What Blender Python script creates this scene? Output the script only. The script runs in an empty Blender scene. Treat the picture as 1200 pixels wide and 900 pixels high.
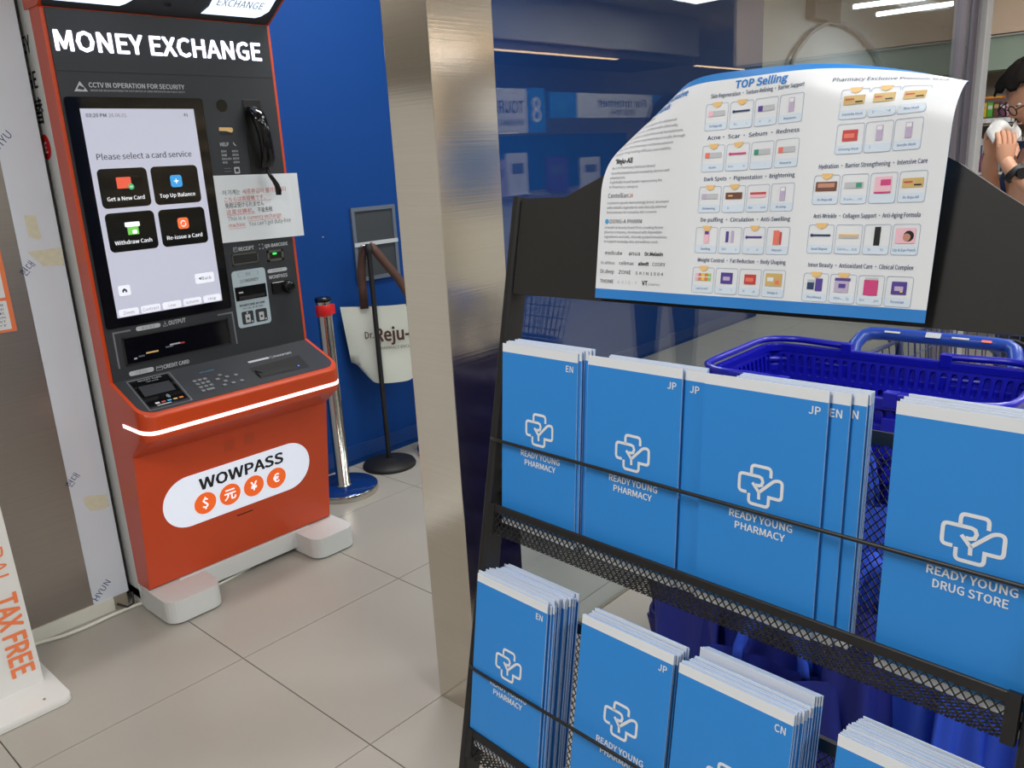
import bpy, math, random, os
from mathutils import Vector, Matrix
random.seed(7)
SC = bpy.context.scene
COL = SC.collection

# ------------------------------------------------------------------ camera
cam_data = bpy.data.cameras.new('camera')
cam_data.sensor_fit = 'HORIZONTAL'
cam_data.sensor_width = 36.0
cam_data.lens = 970.0 / 1200.0 * 36.0
cam_data.clip_start = 0.02
cam = bpy.data.objects.new('camera', cam_data)
COL.objects.link(cam)
CAM_H = 1.4
right = Vector((0.67034234, -0.7401722, -0.05278511))
down = Vector((-0.2298025, -0.13943223, -0.96319752))
fwd = Vector((0.70557208, 0.65780223, -0.26356074))
cm = Matrix.Identity(4)
for i in range(3):
    cm[i][0] = right[i]; cm[i][1] = -down[i]; cm[i][2] = -fwd[i]
cm[2][3] = CAM_H
cam.matrix_world = cm
SC.camera = cam

# ------------------------------------------------------------------ world, exposure
SC.view_settings.view_transform = 'Standard'
SC.view_settings.look = 'None'
SC.view_settings.gamma = 1.0
SC.view_settings.use_curve_mapping = False
SC.view_settings.exposure = 0.0
w = bpy.data.worlds.new('world'); SC.world = w; w.use_nodes = True
w.node_tree.nodes['Background'].inputs[0].default_value = (0.95, 0.98, 1.0, 1)
w.node_tree.nodes['Background'].inputs[1].default_value = 0.3

# ------------------------------------------------------------------ area lights of the ceiling panels, added fill for the desks
def area(name, loc, sx, sy, power, col=(1, 0.985, 0.955)):
    d = bpy.data.lights.new(name, 'AREA'); d.shape = 'RECTANGLE'; d.size = sx; d.size_y = sy
    d.energy = power; d.color = col
    o = bpy.data.objects.new(name, d); COL.objects.link(o); o.location = loc
    return o
CEIL = 2.75
PANELS = [(-0.7, 0.7), (1.2, -0.7), (3.2, 0.2), (2.8, -1.6), (0.1, -1.6), (5.0, -0.6), (2.2, 2.3)]
for (px, py) in PANELS:
    area('ceiling_panel_light', (px, py, CEIL - 0.03), 1.1, 0.28, 30)
area('desk_fill_light', (6.4, -1.3, CEIL - 0.03), 2.4, 0.5, 40)  # this and the next: added fill without fittings, brightens the mirrored desks
area('desk_fill_light', (4.3, -3.0 + .9, 2.2), 1.2, 0.1, 6)
area('ceiling_panel_light', (8.2, 1.4, CEIL - 0.03), 1.2, 1.2, 60)

# ------------------------------------------------------------------ materials
def lin(c):
    return tuple(((v / 255) / 12.92 if v / 255 <= 0.04045 else ((v / 255 + 0.055) / 1.055) ** 2.4) for v in c)
MATS = {}
def mat(name, rgb, rough=0.5, metal=0.0, emit=0.0, var=0.0, scale=20.0, bump=0.0, stretch=None, spec=0.5, coat=0.0, aniso=0.0):
    m = bpy.data.materials.new(name); m.use_nodes = True
    nt = m.node_tree; b = nt.nodes['Principled BSDF']
    c = (*lin(rgb), 1)
    b.inputs['Base Color'].default_value = c
    b.inputs['Roughness'].default_value = rough
    b.inputs['Metallic'].default_value = metal
    b.inputs['Specular IOR Level'].default_value = spec
    b.inputs['Coat Weight'].default_value = coat
    if aniso:
        b.inputs['Anisotropic'].default_value = aniso
    if emit:
        b.inputs['Emission Color'].default_value = c
        b.inputs['Emission Strength'].default_value = emit
    if var or bump:
        tc = nt.nodes.new('ShaderNodeTexCoord'); mp = nt.nodes.new('ShaderNodeMapping')
        if stretch: mp.inputs['Scale'].default_value = stretch
        nz = nt.nodes.new('ShaderNodeTexNoise'); nz.inputs['Scale'].default_value = scale
        nz.inputs['Detail'].default_value = 4
        nt.links.new(tc.outputs['Object'], mp.inputs[0]); nt.links.new(mp.outputs[0], nz.inputs[0])
        if var:
            r = nt.nodes.new('ShaderNodeMapRange')
            r.inputs[3].default_value = 1 - var; r.inputs[4].default_value = 1 + var
            nt.links.new(nz.outputs[0], r.inputs[0])
            mx = nt.nodes.new('ShaderNodeVectorMath'); mx.operation = 'SCALE'
            mx.inputs[0].default_value = c[:3]
            nt.links.new(r.outputs[0], mx.inputs['Scale']); nt.links.new(mx.outputs[0], b.inputs['Base Color'])
        if bump:
            bp = nt.nodes.new('ShaderNodeBump'); bp.inputs['Strength'].default_value = bump; bp.inputs['Distance'].default_value = 0.002
            nt.links.new(nz.outputs[0], bp.inputs['Height']); nt.links.new(bp.outputs[0], b.inputs['Normal'])
    MATS[name] = m
    return m
mat('tile', (168, 163, 155), 0.32, var=0.06, scale=3.5, spec=0.4)
mat('grout', (84, 76, 68), 0.8)
mat('orange', (206, 70, 24), 0.35, coat=0.15)
mat('panel_grey', (52, 54, 59), 0.45, var=0.03, scale=300, spec=0.35)
mat('black_gloss', (12, 12, 15), 0.08)
mat('black_matte', (22, 22, 23), 0.55, var=0.15, scale=60)
mat('black_deep', (6, 6, 7), 0.5)
mat('rack_black', (27, 27, 28), 0.45, var=0.2, scale=90, bump=0.1)
mat('header_black', (28, 26, 24), 0.62, var=0.25, scale=160)
mat('white_plastic', (216, 218, 218), 0.4)
mat('print_white', (232, 234, 238), 0.5)
mat('print_black', (25, 26, 30), 0.5)
mat('print_grey', (120, 122, 128), 0.5)
mat('print_navy', (40, 62, 105), 0.5)
mat('print_blue', (35, 88, 165), 0.5)
mat('print_red', (205, 100, 100), 0.5)
mat('pill_grey', (188, 192, 198), 0.5)
mat('money_plate', (178, 194, 204), 0.45)
mat('steel', (206, 200, 190), 0.14, metal=1.0, var=0.06, scale=4, stretch=(0.6, 0.6, 60), bump=0.05)
mat('steel_warm', (172, 166, 160), 0.34, metal=1.0, var=0.08, scale=3, stretch=(0.5, 0.5, 50), bump=0.12, aniso=0.5)
mat('chrome', (200, 196, 188), 0.14, metal=1.0)
mat('blue_wall', (9, 62, 132), 0.6, var=0.03, scale=2, spec=0.2)
mat('blue_kick', (12, 60, 128), 0.5)
mat('wall_white', (206, 206, 200), 0.7, var=0.03, scale=2)
mat('wall_beige', (205, 186, 160), 0.7)
mat('ceiling_white', (196, 194, 188), 0.8)
mat('film', (214, 222, 234), 0.38, var=0.03, scale=8)
mat('adhesive', (214, 212, 190), 0.75, var=0.12, scale=70, bump=0.3)
mat('film_navy', (40, 60, 120), 0.5)
mat('sign_white', (224, 224, 222), 0.35)
mat('sign_orange', (240, 128, 78), 0.5)
mat('leaf_blue', (48, 138, 220), 0.36, var=0.015, scale=8)
mat('leaf_white', (228, 232, 238), 0.4)
mat('leaf_edge', (176, 206, 240), 0.5)
mat('sheet_white', (226, 230, 236), 0.42)
mat('sheet_blue', (50, 130, 208), 0.4)
mat('cell_blue', (212, 226, 240), 0.5)
mat('cell_line', (160, 178, 200), 0.5)
mat('gold', (232, 192, 128), 0.5)
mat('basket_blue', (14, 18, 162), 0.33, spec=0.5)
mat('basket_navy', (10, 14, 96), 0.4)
mat('bag_blue', (30, 74, 205), 0.7, var=0.12, scale=400, bump=0.2)
mat('bag_navy', (16, 32, 130), 0.75, var=0.12, scale=400, bump=0.2)
mat('cart_blue', (28, 66, 160), 0.35)
mat('cart_metal', (70, 84, 128), 0.3, metal=0.7)
mat('tote_cream', (206, 210, 200), 0.85, var=0.04, scale=300, bump=0.25)
mat('strap_brown', (84, 58, 50), 0.8)
mat('tote_brown', (74, 44, 36), 0.7)
mat('frame_grey', (108, 120, 138), 0.4, metal=0.4)
mat('frame_dark', (58, 62, 68), 0.5)
mat('base_blue', (20, 60, 130), 0.12, metal=0.3)
mat('red', (215, 30, 32), 0.4)
mat('cable_white', (222, 222, 212), 0.5)
mat('cable_black', (20, 20, 22), 0.5)
mat('skin', (196, 146, 118), 0.55)
mat('hair', (16, 12, 11), 0.9, var=0.3, scale=140, bump=0.8, spec=0.12)
mat('shirt', (32, 46, 84), 0.8)
mat('trousers', (44, 44, 50), 0.8)
mat('tissue', (226, 224, 222), 0.7)
mat('shelf_metal', (150, 142, 128), 0.5)
mat('shelf_dark', (84, 80, 72), 0.5)
mat('band_green', (158, 176, 160), 0.5)
mat('bulkhead', (224, 200, 174), 0.6)
mat('post_white', (176, 178, 182), 0.45)
mat('door_metal', (138, 132, 140), 0.35, metal=0.6)
mat('wood', (56, 44, 36), 0.6)
mat('far_wall', (172, 174, 174), 0.7, var=0.03, scale=2)
for nm, c in dict(p_orange=(226, 128, 52), p_yellow=(232, 206, 60), p_green=(98, 186, 60), p_pink=(206, 150, 170), p_purple=(112, 62, 88), p_white=(226, 226, 226), p_slate=(96, 108, 140), p_tan=(206, 176, 112), p_red=(196, 70, 70), p_brown=(110, 72, 60), p_rose=(206, 70, 130), p_violet=(84, 66, 150), p_teal=(60, 150, 120), p_coral=(232, 122, 104), p_lilac=(190, 176, 206), p_sky=(70, 160, 214), p_lime=(150, 206, 110), p_pinkl=(236, 190, 206), p_skin=(196, 140, 120)).items():
    mat(nm, c, 0.5)
# things that give off light
mat('lamp_white', (255, 250, 242), 0.5, emit=5.0)
mat('lamp_tube', (244, 250, 255), 0.5, emit=6.0)
mat('lamp_warm', (255, 214, 160), 0.5, emit=6.0)
mat('strip_light', (255, 236, 240), 0.5, emit=1.9)
mat('canopy_light', (206, 226, 250), 0.5, emit=1.5)
mat('letter_light', (238, 238, 255), 0.5, emit=1.6)
mat('pill_light', (222, 228, 242), 0.4, emit=0.45)
mat('screen_light', (184, 186, 204), 0.12, emit=0.52)
mat('screen_text', (60, 62, 76), 0.3)
mat('screen_tile', (10, 12, 14), 0.1)
mat('screen_bar', (222, 224, 236), 0.2, emit=0.6)
mat('screen_white', (230, 232, 240), 0.2, emit=0.7)
mat('screen_red', (226, 96, 72), 0.2, emit=0.5)
mat('screen_green', (60, 176, 116), 0.2, emit=0.5)
mat('screen_lime', (120, 200, 90), 0.2, emit=0.5)
mat('screen_cyan', (60, 150, 214), 0.2, emit=0.6)
mat('screen_orange', (236, 110, 62), 0.2, emit=0.6)
mat('led_green', (40, 230, 80), 0.3, emit=2.0)
mat('led_blue', (60, 120, 255), 0.3, emit=2.0)
mat('coin_orange', (232, 98, 34), 0.4, emit=0.45)

def glass_mat(name, tint=(0.86, 0.93, 0.90), boost=1.0):
    m = bpy.data.materials.new(name); m.use_nodes = True; nt = m.node_tree; nt.nodes.clear()
    out = nt.nodes.new('ShaderNodeOutputMaterial'); mx = nt.nodes.new('ShaderNodeMixShader')
    tr = nt.nodes.new('ShaderNodeBsdfTransparent'); gl = nt.nodes.new('ShaderNodeBsdfGlossy')
    lw = nt.nodes.new('ShaderNodeLayerWeight'); lw.inputs[0].default_value = 0.5
    pw = nt.nodes.new('ShaderNodeMath'); pw.operation = 'POWER'; pw.inputs[1].default_value = 5.0
    fr = nt.nodes.new('ShaderNodeMath'); fr.operation = 'MULTIPLY_ADD'; fr.inputs[1].default_value = 0.45; fr.inputs[2].default_value = 0.042
    nt.links.new(lw.outputs['Facing'], pw.inputs[0]); nt.links.new(pw.outputs[0], fr.inputs[0])
    tr.inputs[0].default_value = (*tint, 1); gl.inputs['Roughness'].default_value = 0.0
    mu = nt.nodes.new('ShaderNodeMath'); mu.operation = 'MULTIPLY'; mu.inputs[1].default_value = boost; mu.use_clamp = True
    nt.links.new(fr.outputs[0], mu.inputs[0]); nt.links.new(mu.outputs[0], mx.inputs[0])
    nt.links.new(tr.outputs[0], mx.inputs[1]); nt.links.new(gl.outputs[0], mx.inputs[2]); nt.links.new(mx.outputs[0], out.inputs[0])
    MATS[name] = m
glass_mat('glass', (0.86, 0.91, 0.92), 1.8)
glass_mat('clear_cover', (0.9, 0.9, 0.9), 1.0)

# ------------------------------------------------------------------ geometry collector
class G:
    def __init__(s): s.v = []; s.f = []; s.m = []; s.smooth = []
    def add(s, vs, fs, m, smooth=False):
        o = len(s.v); s.v += [tuple(p) for p in vs]
        for f in fs: s.f.append([i + o for i in f]); s.m.append(m); s.smooth.append(smooth)
        return s
    def box(s, x0, x1, y0, y1, z0, z1, m, F=None):
        vs = [(x, y, z) for x in (x0, x1) for y in (y0, y1) for z in (z0, z1)]
        if F: vs = [F(*p) for p in vs]
        return s.add(vs, [(0, 1, 3, 2), (4, 6, 7, 5), (0, 4, 5, 1), (2, 3, 7, 6), (0, 2, 6, 4), (1, 5, 7, 3)], m)
    def loft(s, rings, m, cap=True, smooth=False, closed=True):
        n = len(rings[0]); vs = [p for r in rings for p in r]; fs = []
        for k in range(len(rings) - 1):
            for i in range(n if closed else n - 1):
                j = (i + 1) % n
                fs.append((k * n + i, k * n + j, (k + 1) * n + j, (k + 1) * n + i))
        s.add(vs, fs, m, smooth)
        if cap:
            s.add(rings[0], [tuple(range(n))[::-1]], m); s.add(rings[-1], [tuple(range(n))], m)
        return s
    def tube(s, pts, r, m, n=8, cap=True, smooth=True):
        pts = [Vector(p) for p in pts]; rings = []
        t0 = (pts[1] - pts[0]).normalized()
        up = Vector((0, 0, 1)) if abs(t0.z) < 0.9 else Vector((1, 0, 0))
        nrm = t0.cross(up).normalized()
        for i, p in enumerate(pts):
            t = (pts[min(i + 1, len(pts) - 1)] - pts[max(i - 1, 0)]).normalized()
            nrm = (nrm - t * nrm.dot(t)).normalized(); bn = t.cross(nrm)
            rr = r[i] if isinstance(r, (list, tuple)) else r
            rings.append([p + (nrm * math.cos(a) + bn * math.sin(a)) * rr for a in [2 * math.pi * k / n for k in range(n)]])
        return s.loft(rings, m, cap, smooth)
    def lathe(s, prof, c, m, n=32, smooth=True):
        rings = [[(c[0] + r * math.cos(2 * math.pi * k / n), c[1] + r * math.sin(2 * math.pi * k / n), c[2] + z) for k in range(n)] for r, z in prof]
        return s.loft(rings, m, True, smooth)
    def prism(s, poly, F0, F1, m):
        return s.loft([[F0(*p) for p in poly], [F1(*p) for p in poly]], m)
    def build(s, name, parent=None, bevel=0, seg=2, auto=True):
        me = bpy.data.meshes.new(name); me.from_pydata(s.v, [], s.f)
        names = list(dict.fromkeys(s.m))
        for n in names: me.materials.append(MATS[n])
        me.polygons.foreach_set('material_index', [names.index(x) for x in s.m])
        me.polygons.foreach_set('use_smooth', s.smooth)
        me.update()
        o = bpy.data.objects.new(name, me); COL.objects.link(o)
        if parent: o.parent = parent
        if bevel:
            b = o.modifiers.new('bevel', 'BEVEL'); b.width = bevel; b.segments = seg; b.limit_method = 'ANGLE'; b.angle_limit = 0.6
        return o
def rrect(x0, x1, y0, y1, r, n=4):
    r = min(r, (x1 - x0) / 2 - 1e-6, (y1 - y0) / 2 - 1e-6); out = []
    for cx, cy, a0 in ((x1 - r, y1 - r, 0), (x0 + r, y1 - r, 90), (x0 + r, y0 + r, 180), (x1 - r, y0 + r, 270)):
        for k in range(n + 1):
            a = math.radians(a0 + 90 * k / n); out.append((cx + r * math.cos(a), cy + r * math.sin(a)))
    return out
def circ(cx, cy, r, n=20): return [(cx + r * math.cos(2 * math.pi * k / n), cy + r * math.sin(2 * math.pi * k / n)) for k in range(n)]
def roundpath(pts, r, n=4):
    out = []
    for i, p in enumerate(pts):
        q = Vector(p[:2]); rr = r if len(p) > 2 else 0
        if rr and 0 < i < len(pts) - 1:
            a = (Vector(pts[i - 1][:2]) - q).normalized(); b = (Vector(pts[i + 1][:2]) - q).normalized()
            for k in range(n + 1):
                t = k / n; out.append(((q + a * rr) * (1 - t) ** 2 + q * 2 * t * (1 - t) + (q + b * rr) * t * t))
        else: out.append(q)
    return out
def stroke(pts, w):
    L, R_ = [], []
    for i, p in enumerate(pts):
        a = (p - pts[i - 1]).normalized() if i else None; b = (pts[i + 1] - p).normalized() if i < len(pts) - 1 else None
        if a is None: a = b
        if b is None: b = a
        t = (a + b); t = t.normalized() if t.length > 1e-4 else a
        nn = Vector((-t.y, t.x)); c = max(0.5, nn.dot(Vector((-a.y, a.x))))
        L.append(p + nn * w / 2 / c); R_.append(p - nn * w / 2 / c)
    return L, R_
def frame(o, ex, ey, ez):
    o, ex, ey, ez = Vector(o), Vector(ex).normalized(), Vector(ey).normalized(), Vector(ez).normalized()
    return lambda x, y, z=0.0: o + ex * x + ey * y + ez * z

# ------------------------------------------------------------------ lettering: text turned into flat mesh
_font = None
try:
    fp = os.path.join(bpy.utils.system_resource('DATAFILES'), 'fonts', 'Noto Sans CJK Regular.woff2')
    if os.path.exists(fp): _font = bpy.data.fonts.load(fp)
except Exception: _font = None
_tc = {}
def _caph():
    c = bpy.data.curves.new('t', 'FONT'); c.body = 'H'
    if _font: c.font = _font
    o = bpy.data.objects.new('t', c); COL.objects.link(o)
    me = bpy.data.meshes.new_from_object(o.evaluated_get(bpy.context.evaluated_depsgraph_get()))
    h = max(v.co.y for v in me.vertices); bpy.data.objects.remove(o); bpy.data.curves.remove(c); bpy.data.meshes.remove(me)
    return h
CAPH = _caph()
def glyphs(s, bold):
    k = (s, bold)
    if k in _tc: return _tc[k]
    c = bpy.data.curves.new('t', 'FONT'); c.body = s; c.resolution_u = 2; c.offset = bold
    if _font: c.font = _font
    o = bpy.data.objects.new('t', c)
    me = bpy.data.meshes.new_from_object(o)
    vs = [(v.co.x, v.co.y) for v in me.vertices]; fs = [tuple(p.vertices) for p in me.polygons]
    bpy.data.objects.remove(o); bpy.data.curves.remove(c); bpy.data.meshes.remove(me)
    _tc[k] = (vs, fs); return _tc[k]
def text(g, F, s, x0, x1, y, cap, m, z=0.0004, bold=0.0, align='fit', italic=0.0, rot=0.0):
    vs, fs = glyphs(s, 0)
    if not vs: return
    k = cap / CAPH; a = min(v[0] for v in vs); b = max(v[0] for v in vs)
    sx = k; ox = x0 - a * k
    if align == 'fit' and x1 is not None: sx = (x1 - x0) / (b - a); ox = x0 - a * sx
    elif align == 'center': ox = (x0 + (x1 if x1 is not None else x0)) / 2 - (a + b) / 2 * k
    elif align == 'right': ox = x1 - b * k
    # heavier weights: the same outline laid down again with small shifts
    sh = [(0, 0)]
    if bold >= 0.012:
        e = bold * 1.35 * CAPH; sh += [(-e, 0), (e, 0)]
        if bold >= 0.02: sh += [(0, e * .8), (0, -e * .8)]
        if bold >= 0.03: sh += [(e * .8, e * .7), (-e * .8, e * .7), (e * .8, -e * .7), (-e * .8, -e * .7)]
    for n_, (du, dv) in enumerate(sh):
        out = []
        for (u, v) in vs:
            X = ox + (u + du) * sx + v * k * italic; Y = y + (v + dv) * k
            if rot:
                dx, dy = X - x0, Y - y; X = x0 + dx * math.cos(rot) - dy * math.sin(rot); Y = y + dx * math.sin(rot) + dy * math.cos(rot)
            out.append(F(X, Y, z + n_ * .00002))
        g.add(out, fs, m)
def flat(g, F, poly, m, z=0.0003, sub=None): g.add([F(p[0], p[1], z) for p in poly], [tuple(range(len(poly)))], m)
def rr(g, F, x0, x1, y0, y1, r, m, z=0.0003): flat(g, F, rrect(x0, x1, y0, y1, r), m, z)
def line(g, F, pts, w, m, z=0.0004, r=0.0, closed=False):
    P = roundpath(pts, r) if r else [Vector(p[:2]) for p in pts]
    L, R_ = stroke(P, w); n = len(P)
    g.add([F(p.x, p.y, z) for p in L] + [F(p.x, p.y, z) for p in R_], [(i, n + i, n + i + 1, i + 1) for i in range(n - 1)], m)
def outline(g, F, poly, w, m, z=0.0004):
    c = Vector((sum(p[0] for p in poly) / len(poly), sum(p[1] for p in poly) / len(poly))); n = len(poly)
    inn = [Vector(p) - (Vector(p) - c).normalized() * w for p in poly]
    g.add([F(p[0], p[1], z) for p in poly] + [F(p.x, p.y, z) for p in inn], [(i, (i + 1) % n, n + (i + 1) % n, n + i) for i in range(n)], m)
LOGO = [[(-1.95, 1.75), (-1.95, 3.7, 1), (2.05, 3.7, 1), (2.05, 1.95)],
        [(-2.75, -1.7), (-4.4, -1.7, 1), (-4.4, 1.75, 1), (-.3, 1.75), (.25, 1.55), (.5, .9), (.25, .2), (-.35, 0.0), (-1.0, 0.02)],
        [(-1.65, .35), (-.2, -1.25), (-.15, -2.6)],
        [(-.2, -1.25), (2.9, 1.72, 1), (4.4, 1.75, 1), (4.4, -1.75, 1), (1.85, -1.75), (1.85, -3.7, 1), (-2.25, -3.7, 1), (-2.25, -1.8)]]
def logo(g, F, cx, cy, u, m, z=0.0004):
    for p in LOGO: line(g, F, [((a[0] * u + cx), (a[1] * u + cy)) + tuple(a[2:]) for a in p], 0.62 * u, m, z, r=0.75 * u)

# ------------------------------------------------------------------ tagging
def tag(o, label=None, cat=None, group=None, kind=None):
    if label: o['label'] = label
    if cat: o['category'] = cat
    if group: o['group'] = group
    if kind: o['kind'] = kind
    return o
def empty(name, loc=(0, 0, 0), label=None, cat=None, group=None, mw=None, kind=None):
    o = bpy.data.objects.new(name, None); o.empty_display_size = 0.05; COL.objects.link(o)
    if mw is not None: o.matrix_world = mw
    else: o.location = loc
    return tag(o, label, cat, group, kind)
def copy_tree(o, parent=None):
    c = o.copy(); COL.objects.link(c)
    if parent: c.parent = parent
    for ch in [x for x in list(o.children)]: copy_tree(ch, c)
    return c
def at(p, loc): return tuple(a - b for a, b in zip(p, loc))

# ================================================================== THE SETTING
# floor: grout bed and tiles 0.6 m square
T0x, T0y, TS = 1.0192, 1.504, 0.604
g = G(); g.box(-3, 14, -5, 6, -0.05, -0.003, 'grout'); floor = tag(g.build('floor'), kind='structure')
g = G(); e = 0.0012
g.add([(e, e, -.003), (TS - e, e, -.003), (TS - e, TS - e, -.003), (e, TS - e, -.003), (e + .0006, e + .0006, 0), (TS - e - .0006, e + .0006, 0), (TS - e - .0006, TS - e - .0006, 0), (e + .0006, TS - e - .0006, 0)],
      [(4, 5, 6, 7), (0, 1, 5, 4), (1, 2, 6, 5), (2, 3, 7, 6), (3, 0, 4, 7)], 'tile')
tile = g.build('tile', floor)
first = True
for i in range(-4, 14):
    for j in range(-7, 4):
        x = T0x + i * TS; y = T0y + j * TS
        if i > 9 and j < -3: continue
        o = tile if first else tile.copy()
        if not first: COL.objects.link(o); o.parent = floor
        o.location = (x, y, 0); first = False
# ceiling with panel lights
g = G(); g.box(-3, 14, -5, 6, CEIL, CEIL + 0.05, 'ceiling_white'); ceiling = tag(g.build('ceiling'), kind='structure')
# left: brushed steel wall with protective film strip and a pale skirting
g = G(); g.box(-2.6, 0.955, 2.73, 3.2, 0.045, CEIL, 'steel_warm'); wl = tag(g.build('wall_left'), kind='structure')
g = G(); F = frame((0, 2.73, 0), (1, 0, 0), (0, 0, 1), (0, -1, 0))
flat(g, F, [(0.838, 0.05), (0.850, 0.032), (0.954, 0.045), (0.954, 2.7), (0.833, 2.7)], 'film', 0.0012)
flat(g, F, [(.868, 1.312), (.899, 1.309), (.903, 1.245), (.897, 1.236), (.885, 1.243), (.869, 1.25)], 'adhesive', 0.0016)
flat(g, F, [(.857, 1.207), (.952, 1.209), (.952, 1.155), (.893, 1.160), (.872, 1.186)], 'adhesive', 0.0016)
flat(g, F, [(.872, .413), (.89, .418), (.944, .402), (.946, .362), (.93, .356), (.885, .366), (.874, .39)], 'adhesive', 0.0016)
text(g, F, '현대', .838, None, 1.135, .020, 'film_navy', .0016, .01, 'left', rot=0.75)
text(g, F, 'HYU', .842, None, 1.50, .022, 'film_navy', .0016, .005, 'left', rot=0.75)
text(g, F, '현대', .842, None, .46, .020, 'film_navy', .0016, .01, 'left', rot=0.75)
text(g, F, 'HYUN', .852, None, .052, .021, 'film_navy', .0016, .005, 'left', rot=0.75)
tag(g.build('protective_film', wl), 'white protective film strip with blue maker marks and torn adhesive patches')
g = G(); g.box(0.9555, 0.960, 2.735, 2.9, 0.03, CEIL, 'black_matte'); g.build('gap_shade', wl)  # shade of the gap beside the machine, painted as a black strip
g = G(); g.box(-2.6, 0.90, 2.722, 3.0, 0.0, 0.045, 'cable_white'); g.box(0.90, 0.945, 2.725, 2.8, 0, .045, 'shelf_metal')
tag(g.build('baseboard_left'), kind='structure')
# blue back wall behind the machine and the glass
g = G(); g.box(0.7, 6.46, 3.16, 3.3, 0, CEIL, 'blue_wall'); wb = tag(g.build('wall_back'), kind='structure')
g = G(); g.box(0.96, 6.46, 3.150, 3.16, 0.028, 0.10, 'blue_kick'); tag(g.build('baseboard_back'), kind='structure')
g = G(); g.box(6.46, 14, 3.6, 3.7, 0, CEIL, 'far_wall'); g.box(6.40, 6.46, 3.3, 3.6, 0, CEIL, 'far_wall')
tag(g.build('wall_far'), kind='structure')
g = G(); g.box(13.0, 13.1, -5, 3.6, 0, CEIL, 'wall_beige'); tag(g.build('wall_right'), kind='structure')
g = G(); g.box(-2.7, -2.6, -5, 3.2, 0, CEIL, 'wall_white'); tag(g.build('wall_side'), kind='structure')
# front of the shop (only ever seen mirrored in the glass): wall and lit cove
g = G(); g.box(-3, 13, -3.6, -3.5, 0, CEIL, 'wall_white'); tag(g.build('wall_front'), kind='structure')
g = G(); g.box(3.4, 8.6, -3.0, -2.1, 2.36, CEIL, 'ceiling_white'); g.box(3.4, 8.6, -2.98, -2.16, 2.28, 2.36, 'shelf_dark'); tag(g.build('trim_2'), kind='structure')
g = G(); g.box(3.4, 7.1, -2.15, -2.12, 2.262, 2.272, 'lamp_warm'); g.box(8.6, 9.8, -2.15, -2.12, 2.262, 2.272, 'lamp_warm')
tag(g.build('cove_light'), 'warm linear cove light under the dropped ceiling mirrored in the glass', 'light')

# brushed steel column
g = G(); g.box(1.264, 1.462, 1.362, 1.508, 0, CEIL, 'steel'); colm = tag(g.build('trim_1', bevel=.0015), kind='structure')
g = G(); g.box(1.262, 1.2625, 1.3, 1.3005, 0, .001, 'steel')
# glass wall from the column to the white post
win = empty('window_1', (1.46, 1.43, 0), kind='structure')
g = G(); g.box(0, 3.98, -.006, .006, 0.004, CEIL, 'glass'); g.build('pane', win)
g = G(); g.box(0, 3.98, -.007, .007, 0, .004, 'shelf_metal'); g.build('bottom_rail', win)
g = G(); g.box(3.98, 4.03, -.04, .05, 0, CEIL, 'door_metal'); g.box(3.78, 3.81, -.03, .03, 0, CEIL, 'door_metal'); g.build('mullion', win)
g = G(); g.box(5.50, 5.62, 1.36, 1.47, 0, CEIL, 'post_white'); tag(g.build('trim_3', bevel=.004), kind='structure')

# ceiling panel lamps
for i, (px, py) in enumerate(PANELS):
    g = G(); g.box(-.56, .56, -.15, .15, -.012, 0, 'white_plastic'); g.box(-.54, .54, -.13, .13, -.014, -.012, 'lamp_white')
    o = g.build('ceiling_lamp'); o.location = (px, py, CEIL)
    tag(o, 'long white rectangular ceiling panel lamp', 'lamp', 'ceiling panel lamps')
for i, (xa, ya, xb, yb) in enumerate(((8.491, 3.25, 8.62, 2.65), (9.247, 3.30, 9.28, 2.60))):
    g = G(); g.tube([(0, 0, 0), (xb - xa, yb - ya, 0)], .022, 'lamp_tube', 8); o = g.build('tube_lamp')
    o.location = (xa, ya, 2.6)
    tag(o, ('left' if i == 0 else 'right') + ' one of two white fluorescent tubes near the ceiling behind the glass', 'lamp', 'fluorescent tubes behind the glass')
# ================================================================== MONEY EXCHANGE MACHINE
KX, KY = 0.97, 2.60
kiosk = empty('exchange_machine', (KX, KY, 0), 'tall orange and dark grey money exchange machine with touch screen', 'machine')
g = G(); g.box(0.0, 0.72, .075, .50, .02, 2.2, 'white_plastic'); cab = g.build('rear_cabinet', kiosk, bevel=.004)
tag(cab, 'white rear cabinet with black lettering')
g = G(); F = frame((0, 0, 0), (0, -1, 0), (0, 0, 1), (-1, 0, 0))   # left side, x runs towards the viewer
def side(s, y1, z, cap, m='print_black', b=.02): text(g, F, s, None or 0, -y1, z, cap, m, .0008, b, 'right')
side('MONEY', .113, 1.765, .045); side('EXCHANGE', .113, 1.668, .045); g.build('side_lettering', cab); g = G()
side('兩替', .108, 1.575, .058); g.build('side_lettering', cab); g = G()
flat(g, F, circ(-.142, 1.503, .036, 24), 'red', .0008); text(g, F, '£', -.155, -.131, 1.486, .032, 'print_white', .0012, .02)
g.build('coin_symbol', cab)
# orange shell: upper frame and tapering lower body
g = G()
prof = [(.075, .085), (-.012, .085), (-.078, .565), (-.078, .70), (0, .78), (0, 1.872), (.075, 1.872)]
g.loft([[(0, y, z) for y, z in prof], [(.72, y, z) for y, z in prof]], 'orange')
shell = g.build('shell', kiosk, bevel=.006); tag(shell, 'glossy orange shell')
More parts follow.
